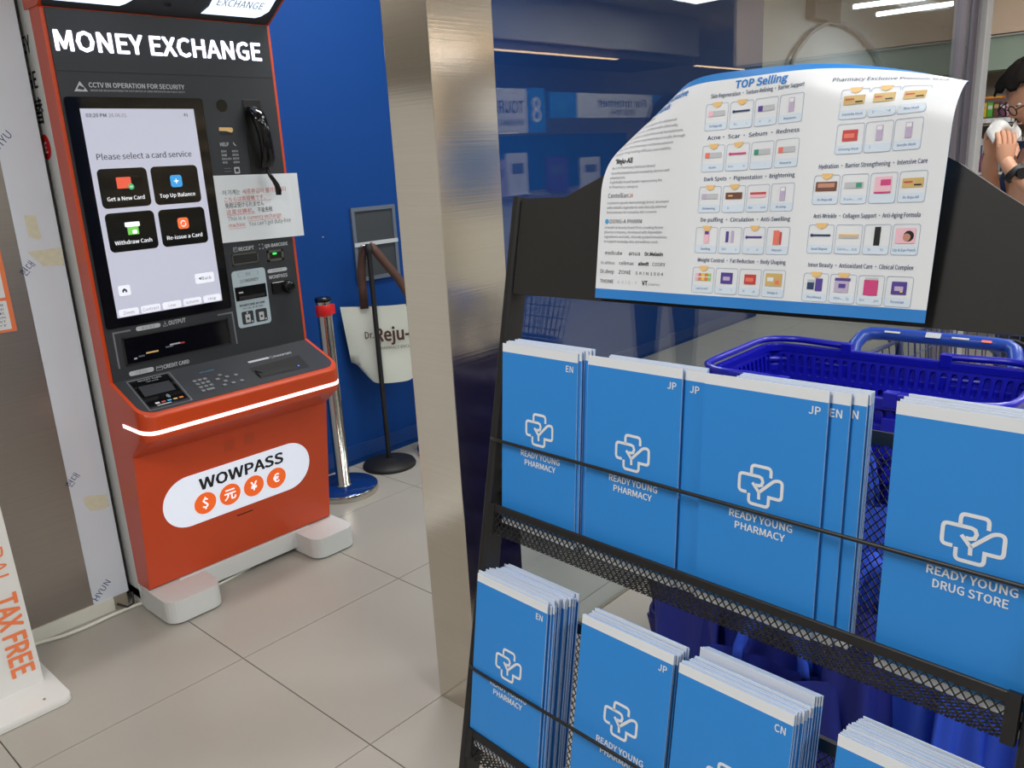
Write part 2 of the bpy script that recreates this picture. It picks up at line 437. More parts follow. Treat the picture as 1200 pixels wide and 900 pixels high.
# console: rounded corners in plan, lip, sloping underside
def plan(yf, r, z, slope=0.0, n=8, x0=0.0, x1=.72, yb=.0):
    out = [(x0, yb)]
    for k in range(n + 1):
        a = math.radians(180 + 90 * k / n); out.append((x0 + r + r * math.cos(a), yf + r + r * math.sin(a)))
    for k in range(n + 1):
        a = math.radians(270 + 90 * k / n); out.append((x1 - r + r * math.cos(a), yf + r + r * math.sin(a)))
    out.append((x1, yb))
    return [(x, y, z + (y - yf) * slope) for x, y in out]
SL = .077 / .19
g = G()
g.loft([plan(-.078, .012, .562, x0=-.0015, x1=.7215), plan(-.195, .05, .632, x0=-.0015, x1=.7215), plan(-.20, .05, .645, x0=-.0015, x1=.7215), plan(-.20, .05, .709, SL * .6, x0=-.0015, x1=.7215), plan(-.193, .045, .716, SL, x0=-.0015, x1=.7215)], 'orange', smooth=False)
con = g.build('console', kiosk, bevel=.003)
g = G(); rg = plan(-.184, .045, .7205, SL, x0=.010, x1=.710, yb=-.001)
g.loft([[(x, y, z - .004) for x, y, z in rg], rg], 'panel_grey'); ctop = g.build('console_top', kiosk); tag(ctop, 'dark grey sloping console top')
# light strip round the lip
pl_ = [p for p in plan(-.2015, .0515, .671, x0=-.0030, x1=.7230, yb=-.05)][:-2]
g = G(); n = len(pl_)
zz = [(.672 - .006 * min(1, i / 6)) for i in range(n)]
g.add([(p[0], p[1], zz[i]) for i, p in enumerate(pl_)] + [(p[0], p[1], zz[i] - .012) for i, p in enumerate(pl_)], [(i, i + 1, n + i + 1, n + i) for i in range(n - 1)], 'strip_light')
tag(g.build('light_strip', con), 'glowing white light strip')
# front panel
g = G(); g.box(.011, .709, -.004, .0, .786, 1.868, 'panel_grey'); fp_ = g.build('front_panel', kiosk, bevel=.001)
tag(fp_, 'dark grey front panel')
F = frame((0, -.004, 0), (1, 0, 0), (0, 0, 1), (0, -1, 0))
g = G(); g.box(.012, .708, -.0045, -.0039, 1.7015, 1.7035, 'black_matte')
text(g, F, 'CCTV IN OPERATION FOR SECURITY', .095, .385, 1.660, .013, 'pill_grey', bold=.03)
text(g, F, 'IMAGES ARE BEING MONITORED FOR THE PURPOSE OF CRIME PREVENTION AND PUBLIC SAFETY', .097, .385, 1.649, .005, 'pill_grey')
flat(g, F, [(.052, 1.648), (.090, 1.648), (.071, 1.676)], 'pill_grey'); flat(g, F, [(.061, 1.655), (.078, 1.652), (.082, 1.658), (.068, 1.665)], 'panel_grey', .0006)
g.build('camera_notice', fp_); g = G()
flat(g, F, circ(.505, 1.612, .0195, 24), 'black_gloss', .0006)
flat(g, F, [(.484, 1.545), (.528, 1.544), (.533, 1.540), (.532, 1.532), (.527, 1.528), (.507, 1.533), (.483, 1.534)], 'gold', .0006)
rr(g, F, .484, .530, 1.520, 1.532, .002, 'black_matte', .0004)
g.build('camera_eye', fp_); g = G()
text(g, F, 'HELP', .480, .510, 1.486, .011, 'pill_grey', bold=.03); line(g, F, [(.528, 1.497), (.530, 1.491), (.536, 1.486)], .003, 'pill_grey')
for k, (a_, b_) in enumerate((('한국어', '8201'), ('日本語', '8202'), ('ENGLISH', '8203'), ('中文', '8204'))):
    text(g, F, a_, .480, .480 + (.033 if k == 2 else .018), 1.466 - k * .0118, .0062, 'pill_grey', bold=.02)
    text(g, F, b_, .519, .541, 1.466 - k * .0118, .0062, 'pill_grey', bold=.02)
line(g, F, [(.482, 1.415), (.507, 1.415)], .0014, 'print_grey'); line(g, F, [(.482, 1.405), (.507, 1.405)], .0014, 'print_grey')
rr(g, F, .518, .538, 1.397, 1.418, .003, 'pill_grey'); rr(g, F, .522, .534, 1.402, 1.413, .002, 'panel_grey', .0006)
g.build('help_list', fp_); g = G()
text(g, F, 'RECEIPT', .494, .551, 1.143, .012, 'pill_grey', bold=.03); outline(g, F, rrect(.474, .489, 1.142, 1.157, .002), .0015, 'pill_grey'); text(g, F, 'P', .478, None, 1.146, .008, 'pill_grey', align='left')
text(g, F, 'QR-BARCODE', .594, .686, 1.143, .011, 'pill_grey', bold=.03)
for sx_ in (-1, 1):
    for sy_ in (-1, 1): line(g, F, [(.580 + sx_ * .007, 1.149 + sy_ * .003), (.580 + sx_ * .007, 1.149 + sy_ * .008), (.580 + sx_ * .003, 1.149 + sy_ * .008)], .0014, 'pill_grey')
g.build('lettering', fp_); g = G()
rr(g, F, .592, .671, 1.054, 1.067, .0065, 'pill_grey'); text(g, F, '외국인카드', .612, .652, 1.057, .007, 'print_grey')
text(g, F, 'WOWPASS', .595, .669, 1.033, .012, 'pill_grey', bold=.03)
g.build('lettering', fp_); g = G()
rr(g, F, .107, .186, .938, .952, .007, 'pill_grey'); text(g, F, '출금/발급', .125, .168, .9415, .007, 'print_grey')
text(g, F, 'OUTPUT', .213, .270, .939, .013, 'pill_grey', bold=.035)
line(g, F, [(.195, .943), (.195, .938), (.208, .938), (.208, .943)], .0014, 'pill_grey'); line(g, F, [(.2015, .954), (.2015, .944)], .0014, 'pill_grey'); flat(g, F, [(.198, .947), (.205, .947), (.2015, .942)], 'pill_grey', .0004)
for P in ([(.090, .945), (.036, .945), (.036, .833)], [(.383, .942), (.437, .942), (.439, .832)]): line(g, F, P, .005, 'print_grey', r=0)
g.build('tray_marking', fp_); g = G()
rr(g, F, .062, .141, .802, .817, .007, 'pill_grey'); text(g, F, '신용카드', .082, .120, .8055, .007, 'print_grey')
outline(g, F, rrect(.149, .170, .801, .815, .002), .0015, 'pill_grey'); line(g, F, [(.149, .8105), (.170, .8105)], .002, 'pill_grey')
text(g, F, 'CREDIT CARD', .173, .260, .803, .012, 'pill_grey', bold=.035)
g.build('lettering', fp_)
g = G(); text(g, F, 'MONEY EXCHANGE', .024, .671, 1.757, .052, 'letter_light', .003, bold=.034)
tag(g.build('lit_lettering', fp_), 'glowing white MONEY EXCHANGE lettering')
# output tray recess, receipt slot, scanner, card slot
def recess(g, x0, x1, z0, z1, d, m_in='black_deep', m_rim='black_matte', w_=.004):
    g.box(x0, x0 + w_, -.0065, -.0035, z0, z1, m_rim); g.box(x1 - w_, x1, -.0065, -.0035, z0, z1, m_rim)
    g.box(x0, x1, -.0065, -.0035, z0, z0 + w_, m_rim); g.box(x0, x1, -.0065, -.0035, z1 - w_, z1, m_rim)
    g.box(x0 + w_, x1 - w_, -.0046, -.0043, z0 + w_, z1 - w_, m_in)
g = G(); recess(g, .058, .418, .836, .926, .0, 'black_gloss'); o = g.build('output_tray', kiosk)
g = G(); F4 = frame((0, -.0052, 0), (1, 0, 0), (0, 0, 1), (0, -1, 0))
for a_, b_, z_, m_ in ((.085, .095, .852, 'pill_grey'), (.10, .12, .856, 'frame_grey'), (.125, .165, .862, 'gold'), (.19, .215, .868, 'frame_grey'), (.205, .24, .873, 'pill_grey'), (.24, .255, .872, 'p_red')):
    rr(g, F4, a_, b_, z_, z_ + .005, .001, m_, .0)
g.build('tray_flap', o)
g = G(); recess(g, .464, .563, 1.098, 1.134, 0, 'black_matte', 'shelf_dark'); g.build('receipt_slot', kiosk)
g = G(); recess(g, .599, .662, 1.094, 1.131, 0, 'black_deep', 'shelf_dark', .007); rr(g, frame((0, -.0048, 0), (1, 0, 0), (0, 0, 1), (0, -1, 0)), .621, .637, 1.116, 1.122, .003, 'led_green', .0)
g.build('barcode_scanner', kiosk)
g = G(); g.box(.600, .650, -.010, -.004, .978, 1.020, 'black_gloss')
g.loft([[(x, y_, z) for x, z in circ(.663, .998, r, 20)] for y_, r in ((-.004, .023), (-.016, .023), (-.026, .019), (-.028, .010))], 'black_gloss', smooth=True)
g.build('card_slot', kiosk, bevel=.002)
g = G(); F5 = frame((0, -.0045, 0), (1, 0, 0), (0, 0, 1), (0, -1, 0)); rr(g, F5, .453, .582, .882, 1.078, .012, 'money_plate', .001)
F6 = frame((0, -.0055, 0), (1, 0, 0), (0, 0, 1), (0, -1, 0))
outline(g, F6, rrect(.476, .555, 1.056, 1.070, .007), .0015, 'print_grey'); text(g, F6, '현금', .506, .525, 1.059, .008, 'print_grey')
text(g, F6, 'MONEY', .502, .552, 1.036, .011, 'print_grey', bold=.03); outline(g, F6, rrect(.482, .497, 1.035, 1.046, .001), .0014, 'print_grey'); outline(g, F6, circ(.4895, 1.0405, .0035, 8), .001, 'print_grey')
text(g, F6, 'MONEY ONE BY ONE', .468, .566, .955, .0075, 'print_black', bold=.02); text(g, F6, '一枚ずつ挿入  请一张一张放入', .474, .560, .944, .0055, 'print_black')
for x_ in (.470, .523):
    rr(g, F6, x_, x_ + .045, .892, .937, .006, 'panel_grey', .0004); rr(g, F6, x_ + .013, x_ + .032, .897, .926, .002, 'pill_grey', .0007); flat(g, F6, circ(x_ + .0225, .911, .0045, 12), 'panel_grey', .001)
    rr(g, F6, x_ + .036, x_ + .041, .896, .903, .001, 'pill_grey', .0007)
flat(g, F6, circ(.492, .9315, .0035, 10), 'pill_grey', .0009)
mp_ = g.build('money_plate', kiosk)
g = G(); g.box(.458, .576, -.0075, -.0045, .976, 1.023, 'black_gloss'); g.box(.470, .486, -.0085, -.0072, 1.001, 1.006, 'pill_grey'); g.box(.468, .566, -.012, -.007, .980, .990, 'black_matte'); g.build('money_slot', mp_)
# touch screen
g = G(); F = frame((0, -.010, 0), (1, 0, 0), (0, 0, 1), (0, -1, 0))
pr = rrect(.018, .436, .960, 1.633, .008)
g.loft([[(x, -.004, z) for x, z in pr], [(x, -.010, z) for x, z in pr]], 'black_gloss'); scr = g.build('touch_screen', kiosk); tag(scr, 'black framed touch screen with card menu')
g = G(); flat(g, F, [(.055, .989), (.405, .989), (.402, 1.601), (.055, 1.601)], 'screen_light', .0004); g.build('display', scr)
def btn(name):
    global g
    g.build(name, scr); g = G()
g = G()
text(g, F, '03:20 PM', .069, .127, 1.577, .010, 'screen_text', .0008, .02); text(g, F, '26.06.01', .134, .186, 1.577, .010, 'print_grey', .0008); text(g, F, '41', .366, .380, 1.579, .009, 'screen_text', .0008, .02)
text(g, F, 'Please select a card service', .078, .372, 1.457, .017, 'screen_text', .0008, .012)
btn('lettering')
for x0, x1, z0, z1, t_, m_ in ((.070, .219, 1.316, 1.431, 'Get a New Card', 'screen_red'), (.231, .384, 1.315, 1.431, 'Top Up Balance', 'screen_cyan'), (.070, .220, 1.186, 1.302, 'Withdraw Cash', 'screen_lime'), (.233, .387, 1.185, 1.300, 'Re-issue a Card', 'screen_orange')):
    rr(g, F, x0, x1, z0, z1, .014, 'screen_tile', .0008)
    text(g, F, t_, x0 + .017, x1 - .019, z0 + .0215, .0115, 'screen_white', .0012, .015)
    cx, cz = (x0 + x1) / 2 + .002, z0 + .068
    if 'Get' in t_: rr(g, F, cx - .024, cx + .020, cz - .012, cz + .021, .002, m_, .0012); flat(g, F, circ(cx + .018, cz - .008, .009, 14), 'screen_green', .0016); text(g, F, 'W', cx + .0135, cx + .0225, cz - .011, .006, 'screen_white', .002)
    elif 'Top' in t_: rr(g, F, cx - .020, cx + .018, cz - .017, cz + .020, .008, m_, .0012); rr(g, F, cx - .009, cx + .007, cz, cz + .003, .001, 'screen_white', .0016); rr(g, F, cx - .0025, cx + .0005, cz - .006, cz + .009, .001, 'screen_white', .0016)
    elif 'With' in t_: rr(g, F, cx - .016, cx + .018, cz - .020, cz + .012, .001, m_, .0012); rr(g, F, cx - .022, cx + .024, cz + .004, cz + .018, .003, 'screen_white', .0016); rr(g, F, cx - .002, cx + .012, cz - .018, cz - .006, .003, 'screen_white', .0018)
    else:
        rr(g, F, cx - .020, cx + .016, cz - .017, cz + .018, .008, m_, .0012)
        line(g, F, [(cx - .010, cz - .002), (cx - .009, cz + .005), (cx - .002, cz + .009), (cx + .005, cz + .005)], .0028, 'screen_white', .0016); line(g, F, [(cx + .006, cz + .001), (cx + .005, cz - .006), (cx - .002, cz - .010), (cx - .009, cz - .006)], .0028, 'screen_white', .0016)
    btn('menu_button')
rr(g, F, .071, .110, 1.053, 1.087, .006, 'screen_bar', .0008); outline(g, F, rrect(.071, .110, 1.053, 1.087, .006), .001, 'pill_grey', .001); flat(g, F, [(.083, 1.064), (.083, 1.071), (.0905, 1.077), (.098, 1.071), (.098, 1.064), (.093, 1.064), (.093, 1.069), (.088, 1.069), (.088, 1.064)], 'screen_text', .0012)
btn('home_button')
rr(g, F, .320, .389, 1.055, 1.089, .006, 'screen_bar', .0008); outline(g, F, rrect(.320, .389, 1.055, 1.089, .006), .001, 'pill_grey', .001); text(g, F, 'Back', .344, .378, 1.066, .011, 'screen_text', .0012, .01); flat(g, F, [(.341, 1.067), (.341, 1.077), (.333, 1.072)], 'screen_text', .0012)
btn('back_button')
for k, t_ in enumerate(('Zoom', 'Contrast', 'Low', 'Volume', 'Help')):
    x0 = .060 + k * .0695; rr(g, F, x0, x0 + .064, .991, 1.014, .006, 'screen_bar', .0008); outline(g, F, rrect(x0, x0 + .064, .991, 1.014, .006), .0008, 'pill_grey', .001); text(g, F, t_, x0, x0 + .064, .997, .0095, 'print_grey', .0012, .005, 'center'); btn('setting_tab')
# handset in its cradle with cord
g = G(); g.box(.580, .647, -.0065, -.0038, 1.393, 1.632, 'black_deep'); cr = g.build('handset_cradle', kiosk, bevel=.002)
hp = [(.606, -.020, 1.608), (.608, -.038, 1.590), (.612, -.048, 1.56), (.619, -.050, 1.52), (.625, -.046, 1.48), (.629, -.040, 1.44), (.628, -.026, 1.412)]
hr = [(.020, .012), (.026, .018), (.026, .018), (.0235, .016), (.0235, .017), (.025, .018), (.022, .011)]
g = G(); g.loft([[(x + a * math.cos(t), y + b * math.sin(t), z) for t in [2 * math.pi * k / 14 for k in range(14)]] for (x, y, z), (a, b) in zip(hp, hr)], 'black_gloss', smooth=True)
flat(g, frame((.612, -.0675, 1.572), (1, 0, 0), (0, 0, 1), (0, -1, 0)), circ(0, 0, .0045, 10), 'pill_grey', 0)
hs = g.build('handset', kiosk); tag(hs, 'black telephone handset')
g = G(); g.tube([(.628, -.03, 1.415), (.625, -.035, 1.40), (.628, -.04, 1.385), (.640, -.04, 1.368), (.650, -.04, 1.35), (.653, -.04, 1.335), (.652, -.04, 1.318)], [.005, .006, .007, .008, .0095, .0105, .0095], 'black_gloss', 10); g.build('cord_boot', hs)
# canopy over the machine, two light panels in its sloping underside
n_ = Vector((0, -.063, -.105)).normalized()
g = G(); cp = [(.10, 1.872), (0.002, 1.872), (-.36, 2.085), (-.36, 2.24), (.10, 2.24)]
g.loft([[(-.004, y, z) for y, z in cp], [(.724, y, z) for y, z in cp]], 'orange')
cano = g.build('canopy', kiosk, bevel=.008)
F = frame((0, .002, 1.872), (1, 0, 0), (0, -.362, .213), (0, -.213, -.362))
g = G(); flat(g, F, rrect(.004, .716, .0, .40, .012), 'panel_grey', .001)
F7 = frame((0, .002, 1.872), (1, 0, 0), (0, -.362, .213), (0, -.213, -.362)); flat(g, F7, rrect(.340, .362, .045, .057, .005), 'black_gloss', .003); g.build('canopy_underside', cano)
g = G(); flat(g, F, [(.03, .028), (.212, .028), (.228, .040), (.245, .060), (.245, .38), (.03, .38)], 'canopy_light', .003); g.build('canopy_light', cano)
g = G(); flat(g, F, [(.465, .028), (.655, .030), (.672, .040), (.690, .065), (.690, .38), (.48, .38), (.480, .062)], 'canopy_light', .003)
text(g, F, 'EXCHANGE', .50, .66, .072, .030, 'p_white', .004, .02); g.build('canopy_light', cano)
# console devices
F = frame((0, -.184, .7205), (1, 0, 0), (0, 1, SL), (0, -SL, 1))
V = lambda y: (y + .184) * math.sqrt(1 + SL * SL)
g = G(); outline(g, F, [(.044, V(-.013)), (.185, V(-.013)), (.172, V(-.184 + .01)), (.034, V(-.184 + .01))][::-1], .005, 'print_grey', .0006)
flat(g, F, [(.050, V(-.018)), (.174, V(-.018)), (.164, V(-.172)), (.042, V(-.172))], 'black_gloss', .0012)
flat(g, F, [(.062, V(-.052)), (.160, V(-.055)), (.155, V(-.106)), (.056, V(-.106))], 'panel_grey', .0016)
text(g, F, 'INSERT CARD', .075, .150, V(-.030), .007, 'pill_grey', .002, .01); text(g, F, 'TAP HERE', .095, .135, V(-.040), .005, 'pill_grey', .002)
for k, m_ in enumerate(('p_white', 'p_red', 'p_sky', 'p_tan', 'p_orange')): rr(g, F, .066 + k * .019, .079 + k * .019, V(-.152), V(-.145), .001, m_, .002)
rr(g, F, .066, .11, V(-.162), V(-.158), .001, 'pill_grey', .002)
for r_ in (.006, .010, .014): line(g, F, [(.108 + r_ * math.cos(a), V(-.128) + r_ * math.sin(a)) for a in (-.8, -.4, 0, .4, .8)], .0016, 'pill_grey', .002)
g.build('card_reader', ctop)
g = G()
for (x, y, ww) in [(.227 + c * .0175, -.090 - r * .0185, .012) for r in range(3) for c in range(3)] + [(.2245, -.1455, .012), (.249, -.1455, .026)]:
    g.add([F(a, b, c) for c in (.0008, .003) for a, b in ((x - ww / 2, V(y) - .0055), (x + ww / 2, V(y) - .0055), (x + ww / 2, V(y) + .0055), (x - ww / 2, V(y) + .0055))], [(4, 5, 6, 7), (0, 1, 5, 4), (1, 2, 6, 5), (2, 3, 7, 6), (3, 0, 4, 7)], 'print_grey')
kp_ = tag(g.build('keypad', ctop), kind='stuff')
g = G()
for x, y in ((.315, -.090), (.297, -.107), (.331, -.106), (.362, -.108), (.314, -.125), (.300, -.143), (.331, -.143), (.362, -.143)):
    g.add([F(a, b, c) for c in (.0008, .003) for a, b in ((x - .006, V(y) - .005), (x + .006, V(y) - .005), (x + .006, V(y) + .005), (x - .006, V(y) + .005))], [(4, 5, 6, 7), (0, 1, 5, 4), (1, 2, 6, 5), (2, 3, 7, 6), (3, 0, 4, 7)], 'print_grey')
tag(g.build('side_keys', ctop), 'loose pattern of grey keys beside the keypad', kind='stuff')
g = G(); text(g, F, 'EMV PINPAD', .266, .315, V(-.056), .006, 'p_sky', .0008)
rr(g, F, .440, .522, V(-.063), V(-.053), .005, 'pill_grey', .0006); outline(g, F, rrect(.527, .537, V(-.065), V(-.053), .001), .0015, 'pill_grey', .0006); text(g, F, 'PASSPORT', .541, .612, V(-.064), .010, 'pill_grey', .0008, .03); g.build('lettering', ctop)
g = G(); flat(g, F, [(.425, V(-.09)), (.625, V(-.083)), (.615, V(-.158)), (.424, V(-.152))], 'black_deep', .001); flat(g, F, [(.45, V(-.135)), (.56, V(-.125)), (.555, V(-.145)), (.445, V(-.148))], 'black_matte', .0014)
flat(g, F, circ(.583, V(-.140), .003, 8), 'led_blue', .002)
g.box(.43, .435, -.155, -.09, .75, .752, 'black_deep'); g.build('passport_slot', ctop)
# lower panel lit sign
F = frame((0, -.012, .085), (1, 0, 0), (0, -.066, .48), (0, -.48, -.066)); Q = lambda z: (z - .085) * 1.0094
g = G(); flat(g, F, rrect(.072, .635, Q(.264), Q(.447), .092, 14), 'pill_light', .002)
text(g, F, 'WOWPASS', .203, .523, Q(.383), .040, 'print_black', .003, .035)
sg = tag(g.build('lit_sign', kiosk), 'white lit oblong sign with WOWPASS and four orange coin symbols')
for x, s in ((.217, '$'), (.309, '元'), (.401, '¥'), (.492, '€')):
    g = G(); flat(g, F, circ(x, Q(.330), .0395, 28), 'coin_orange', .003); text(g, F, s, x - .003, x + .003, Q(.314), .034, 'screen_white', .0035, .025, 'center'); g.build('coin_symbol', sg)
g = G(); rr(g, F, .329, .392, Q(.235), Q(.2385), .001, 'black_deep', .001); g.build('thin_slot', kiosk)
for x0 in (.300, .376):
    g = G()
    for i in range(8):
        for j in range(8): flat(g, F, circ(x0 + .004 + i * .0050, Q(.490) + .004 + j * .0050, .0012, 5), 'p_brown', .0008)
    tag(g.build('speaker_grille', kiosk), kind='stuff')
# white foot: bar and two rounded feet
g = G(); g.box(.10, .62, -.02, .06, .018, .085, 'white_plastic'); g.box(0, .72, .05, .5, .0, .06, 'white_plastic'); ft = g.build('base_bar', kiosk, bevel=.003)
for x0, x1 in ((-.005, .185), (.555, .735)):
    pr = rrect(x0, x1, -.155, .08, .045, 6)
    g = G(); g.loft([[(x, y, .006) for x, y in pr], [(x, y, .082) for x, y in pr]], 'white_plastic'); g.build('foot', kiosk, bevel=.006)
# paper notice taped on the panel (rests on the machine)
g = G(); F = frame((.97, 2.5935, 0), (1, 0, 0), (0, 0, 1), (0, -1, 0))
NX, NZ = 11, 3
g2 = []
def wav(x, z): return .0012 + .004 * max(0, (x - .70) / .055) ** 2
P = lambda x, z, o=0: F(x, z, o + wav(x, z))
for i in range(NX + 1):
    x = .437 + (.754 - .437) * i / NX; g2 += [(x, 1.176 + (x - .437) * -.02, 0), (x, 1.394 - (x - .437) * .02, 0)]
g.add([P(a, b) for a, b, _ in g2], [(2 * i, 2 * i + 2, 2 * i + 3, 2 * i + 1) for i in range(NX)], 'leaf_white')
g.add([P(a, b, -.0006) for a, b, _ in g2], [(2 * i + 1, 2 * i + 3, 2 * i + 2, 2 * i) for i in range(NX)], 'leaf_white')
note = g.build('paper_notice'); tag(note, 'white paper notice with red and black multilingual text taped beside the screen', 'notice')
g = G()
L = [('이 기계는', .462, .525, 1.331, 'print_black'), ('세종환급이 불가합니다', .534, .705, 1.330, 'print_red'), ('こちらは両替機です。', .465, .618, 1.308, 'print_red'), ('免税は受けられません', .465, .610, 1.288, 'print_black'),
     ('这是兑换机。', .466, .570, 1.267, 'print_red'), ('不能免税', .583, .640, 1.266, 'print_black'), ('This is a', .467, .532, 1.246, 'print_grey'), ('currency exchange', .540, .672, 1.244, 'print_red'),
     ('machine.', .468, .532, 1.224, 'print_red'), ("You can't get duty-free", .543, .708, 1.223, 'print_grey')]
for s, x0, x1, z, m_ in L: text(g, P, s, x0, x1, z, .0135, m_, .0006, .004)
for x0, x1, z in ((.465, .64, 1.304), (.466, .572, 1.263), (.540, .672, 1.239), (.468, .53, 1.219)): line(g, P, [(x0, z), (x1, z)], .001, 'print_red', .0006)
g.build('lettering', note)
# ================================================================== LEFT: TAX FREE STAND, POSTER, CABLE
bd = empty('sign_stand', (0.35, 2.45, 0), 'white upright sign stand with orange TAX FREE lettering on rounded base plate', 'sign')
g = G(); pr = rrect(-.32, .262, -.142, .205, .03, 6); g.loft([[(x, y, .002) for x, y in pr], [(x, y, .014) for x, y in pr], [(x * .995, y * .99, .020) for x, y in pr]], 'sign_white'); bp_ = g.build('base_plate', bd)
g = G()
for x, y in ((.20, -.10), (.08, -.105)): g.lathe([(.004, 0), (.004, .002), (.001, .0025)], (x, y, .0195), 'print_grey', 10)
g.build('screw', bp_)
g = G(); g.loft([[(-.27, 0, .018), (.234, 0, .018), (.234, .05, .018), (-.27, .05, .018)], [(-.30, .02, 1.65), (.214, .02, 1.65), (.214, .035, 1.65), (-.30, .035, 1.65)]], 'sign_white'); g.build('board', bd, bevel=.002)
g = G(); F = frame((0, -.0012, 0), (0, 0, -1), (1, -.012 * 0, 0), (0, -1, 0))
Fs = lambda x, y, z=0: Vector((y - .0126 * (-x), -.0012 - z + .0123 * (-x), -x))
text(g, Fs, 'TAX FREE', -.312, -.065, .162, .056, 'sign_orange', .001, .035)
text(g, Fs, 'GLOBAL', -.58, -.345, .168, .046, 'sign_orange', .001, -.012)
g.build('lettering', bd)
ps = empty('wall_poster', (0.68, 2.727, 1.1), 'orange framed notice poster with white text panels on the steel wall', 'poster')
g = G(); g.box(-.10, .106, -.002, .002, -.117, .16, 'sign_orange'); g.build('poster_sheet', ps)
g = G(); F = frame((0, -.0022, 0), (1, 0, 0), (0, 0, 1), (0, -1, 0))
rr(g, F, -.09, .093, -.109, -.025, .002, 'print_white', .0004); rr(g, F, -.09, .093, -.016, .15, .002, 'print_white', .0004)
for k in range(6): text(g, F, ('환급 안내', 'TAX REFUND', 'GUIDE', 'INFORMATION', 'PASSPORT', 'RECEIPT')[k], .0, .082, -.04 - k * .012, .006, 'print_navy', .0008)
g.build('print', ps)
g = G(); g.tube([(.45, 2.69, .006), (.58, 2.708, .006), (.65, 2.705, .006), (.72, 2.683, .006), (.784, 2.678, .006), (.872, 2.685, .006), (.94, 2.685, .006), (.973, 2.682, .006)], .006, 'cable_white', 8)
tag(g.build('power_cable'), 'white power cable lying along the foot of the steel wall', 'cable')
g = G(); g.tube([(1.14, 2.60, .005), (1.20, 2.585, .005), (1.30, 2.60, .005), (1.42, 2.63, .005), (1.52, 2.68, .005)], .005, 'cable_white', 8)
tag(g.build('power_cable'), 'white power cable passing under the exchange machine between its feet', 'cable')
g = G(); g.tube([(.90, 2.70, .03), (.925, 2.685, .012), (.945, 2.68, .02), (.955, 2.70, .05)], .004, 'cable_black', 6)
tag(g.build('black_cable'), 'short black cable at the corner beside the machine foot', 'cable')

# ================================================================== BARRIER POSTS, TOTE BAG, WALL FRAME
def stanchion(loc, label, grp=None):
    t = empty('barrier_post', loc, label, 'barrier post', grp)
    g = G(); g.lathe([(.150, 0), (.152, .006), (.152, .024), (.149, .029)], (0, 0, 0), 'chrome', 48); b = g.build('base', t)
    g = G(); g.lathe([(.148, .0285), (.147, .031), (.034, .034)], (0, 0, 0), 'base_blue', 48); g.build('base_cover', b)
    g = G(); g.lathe([(.038, .031), (.038, .036), (.031, .04), (.031, .80)], (0, 0, 0), 'chrome', 28); g.lathe([(.031, .842), (.031, .858)], (0, 0, 0), 'chrome', 28); g.build('pole', t)
    g = G(); g.lathe([(.0335, .798), (.0345, .80), (.0345, .843), (.0335, .845)], (0, 0, 0), 'red', 28); g.box(.028, .044, -.018, .018, .802, .842, 'red'); tag(g.build('belt_cassette', t), 'red belt head')
    g = G(); g.lathe([(.033, .858), (.034, .862), (.034, .872), (.03, .876)], (0, 0, 0), 'black_gloss', 28); g.build('cap', t)
    return t
stanchion((2.005, 2.93, 0), 'polished steel barrier post with red belt head next to the machine')
stanchion((2.64, 2.93, 0), 'barrier post with blue base mostly hidden behind the steel column')
bs = empty('rope_stand', (2.335, 3.012, 0), 'slim black barrier stand carrying a tote bag', 'barrier post')
g = G(); g.lathe([(.126, 0), (.128, .008), (.122, .020), (.05, .030), (.02, .04)], (0, 0, 0), 'black_matte', 40); g.build('base', bs)
g = G(); g.lathe([(.0115, .03), (.0115, 1.045)], (0, 0, 0), 'black_matte', 16); g.build('pole', bs)
g = G(); g.lathe([(.016, 1.02), (.018, 1.03), (.018, 1.05), (.012, 1.06)], (0, 0, 0), 'black_matte', 16); g.tube([(0, 0, 1.045), (.02, .0, 1.05), (.035, .0, 1.055), (.045, 0, 1.045)], .004, 'chrome', 6); g.tube([(0, 0, 1.045), (-.015, .012, 1.055), (-.03, .02, 1.05)], .004, 'chrome', 6); g.build('hook', bs)
ex = Vector((.79, -.61, 0)).normalized(); ez = Vector((-.61, -.79, 0)).normalized()
mw = Matrix.Identity(4)
for i in range(3): mw[i][0] = ex[i]; mw[i][1] = (0, 0, 1)[i]; mw[i][2] = ez[i]
mw.translation = Vector((2.335, 3.012, .405)) - ez * .035
tb = empty('tote_bag', label='cream tote bag with brown straps hanging on the slim black stand', cat='bag', mw=mw)
g = G(); NXb, NYb = 16, 10
def tot(s, t, o):    # s 0..1, t 0..1
    wid = .175 + .035 * t; x = .055 + (s - .5) * 2 * wid
    y = t * .375 + (0.065 * (abs(s - .5) * 2) ** 6 * (1 - t) if t < .3 else 0) * 1.0 - .012 * math.sin(math.pi * s) * t
    if t < .18: x = .055 + (s - .5) * 2 * (wid - .05 * (1 - t / .18))
    return (x, y, o * (.02 * math.sin(math.pi * s) * (1 - t * .8) + .003) + .008 * math.sin(6 * s + 3 * t) * t)
for o in (1, -1):
    vs = [tot(i / NXb, j / NYb, o) for j in range(NYb + 1) for i in range(NXb + 1)]
    fs = [(j * (NXb + 1) + i, j * (NXb + 1) + i + 1, (j + 1) * (NXb + 1) + i + 1, (j + 1) * (NXb + 1) + i) for j in range(NYb) for i in range(NXb)]
    g.add(vs, fs if o > 0 else [f[::-1] for f in fs], 'tote_cream', True)
bod = g.build('bag_body', tb)
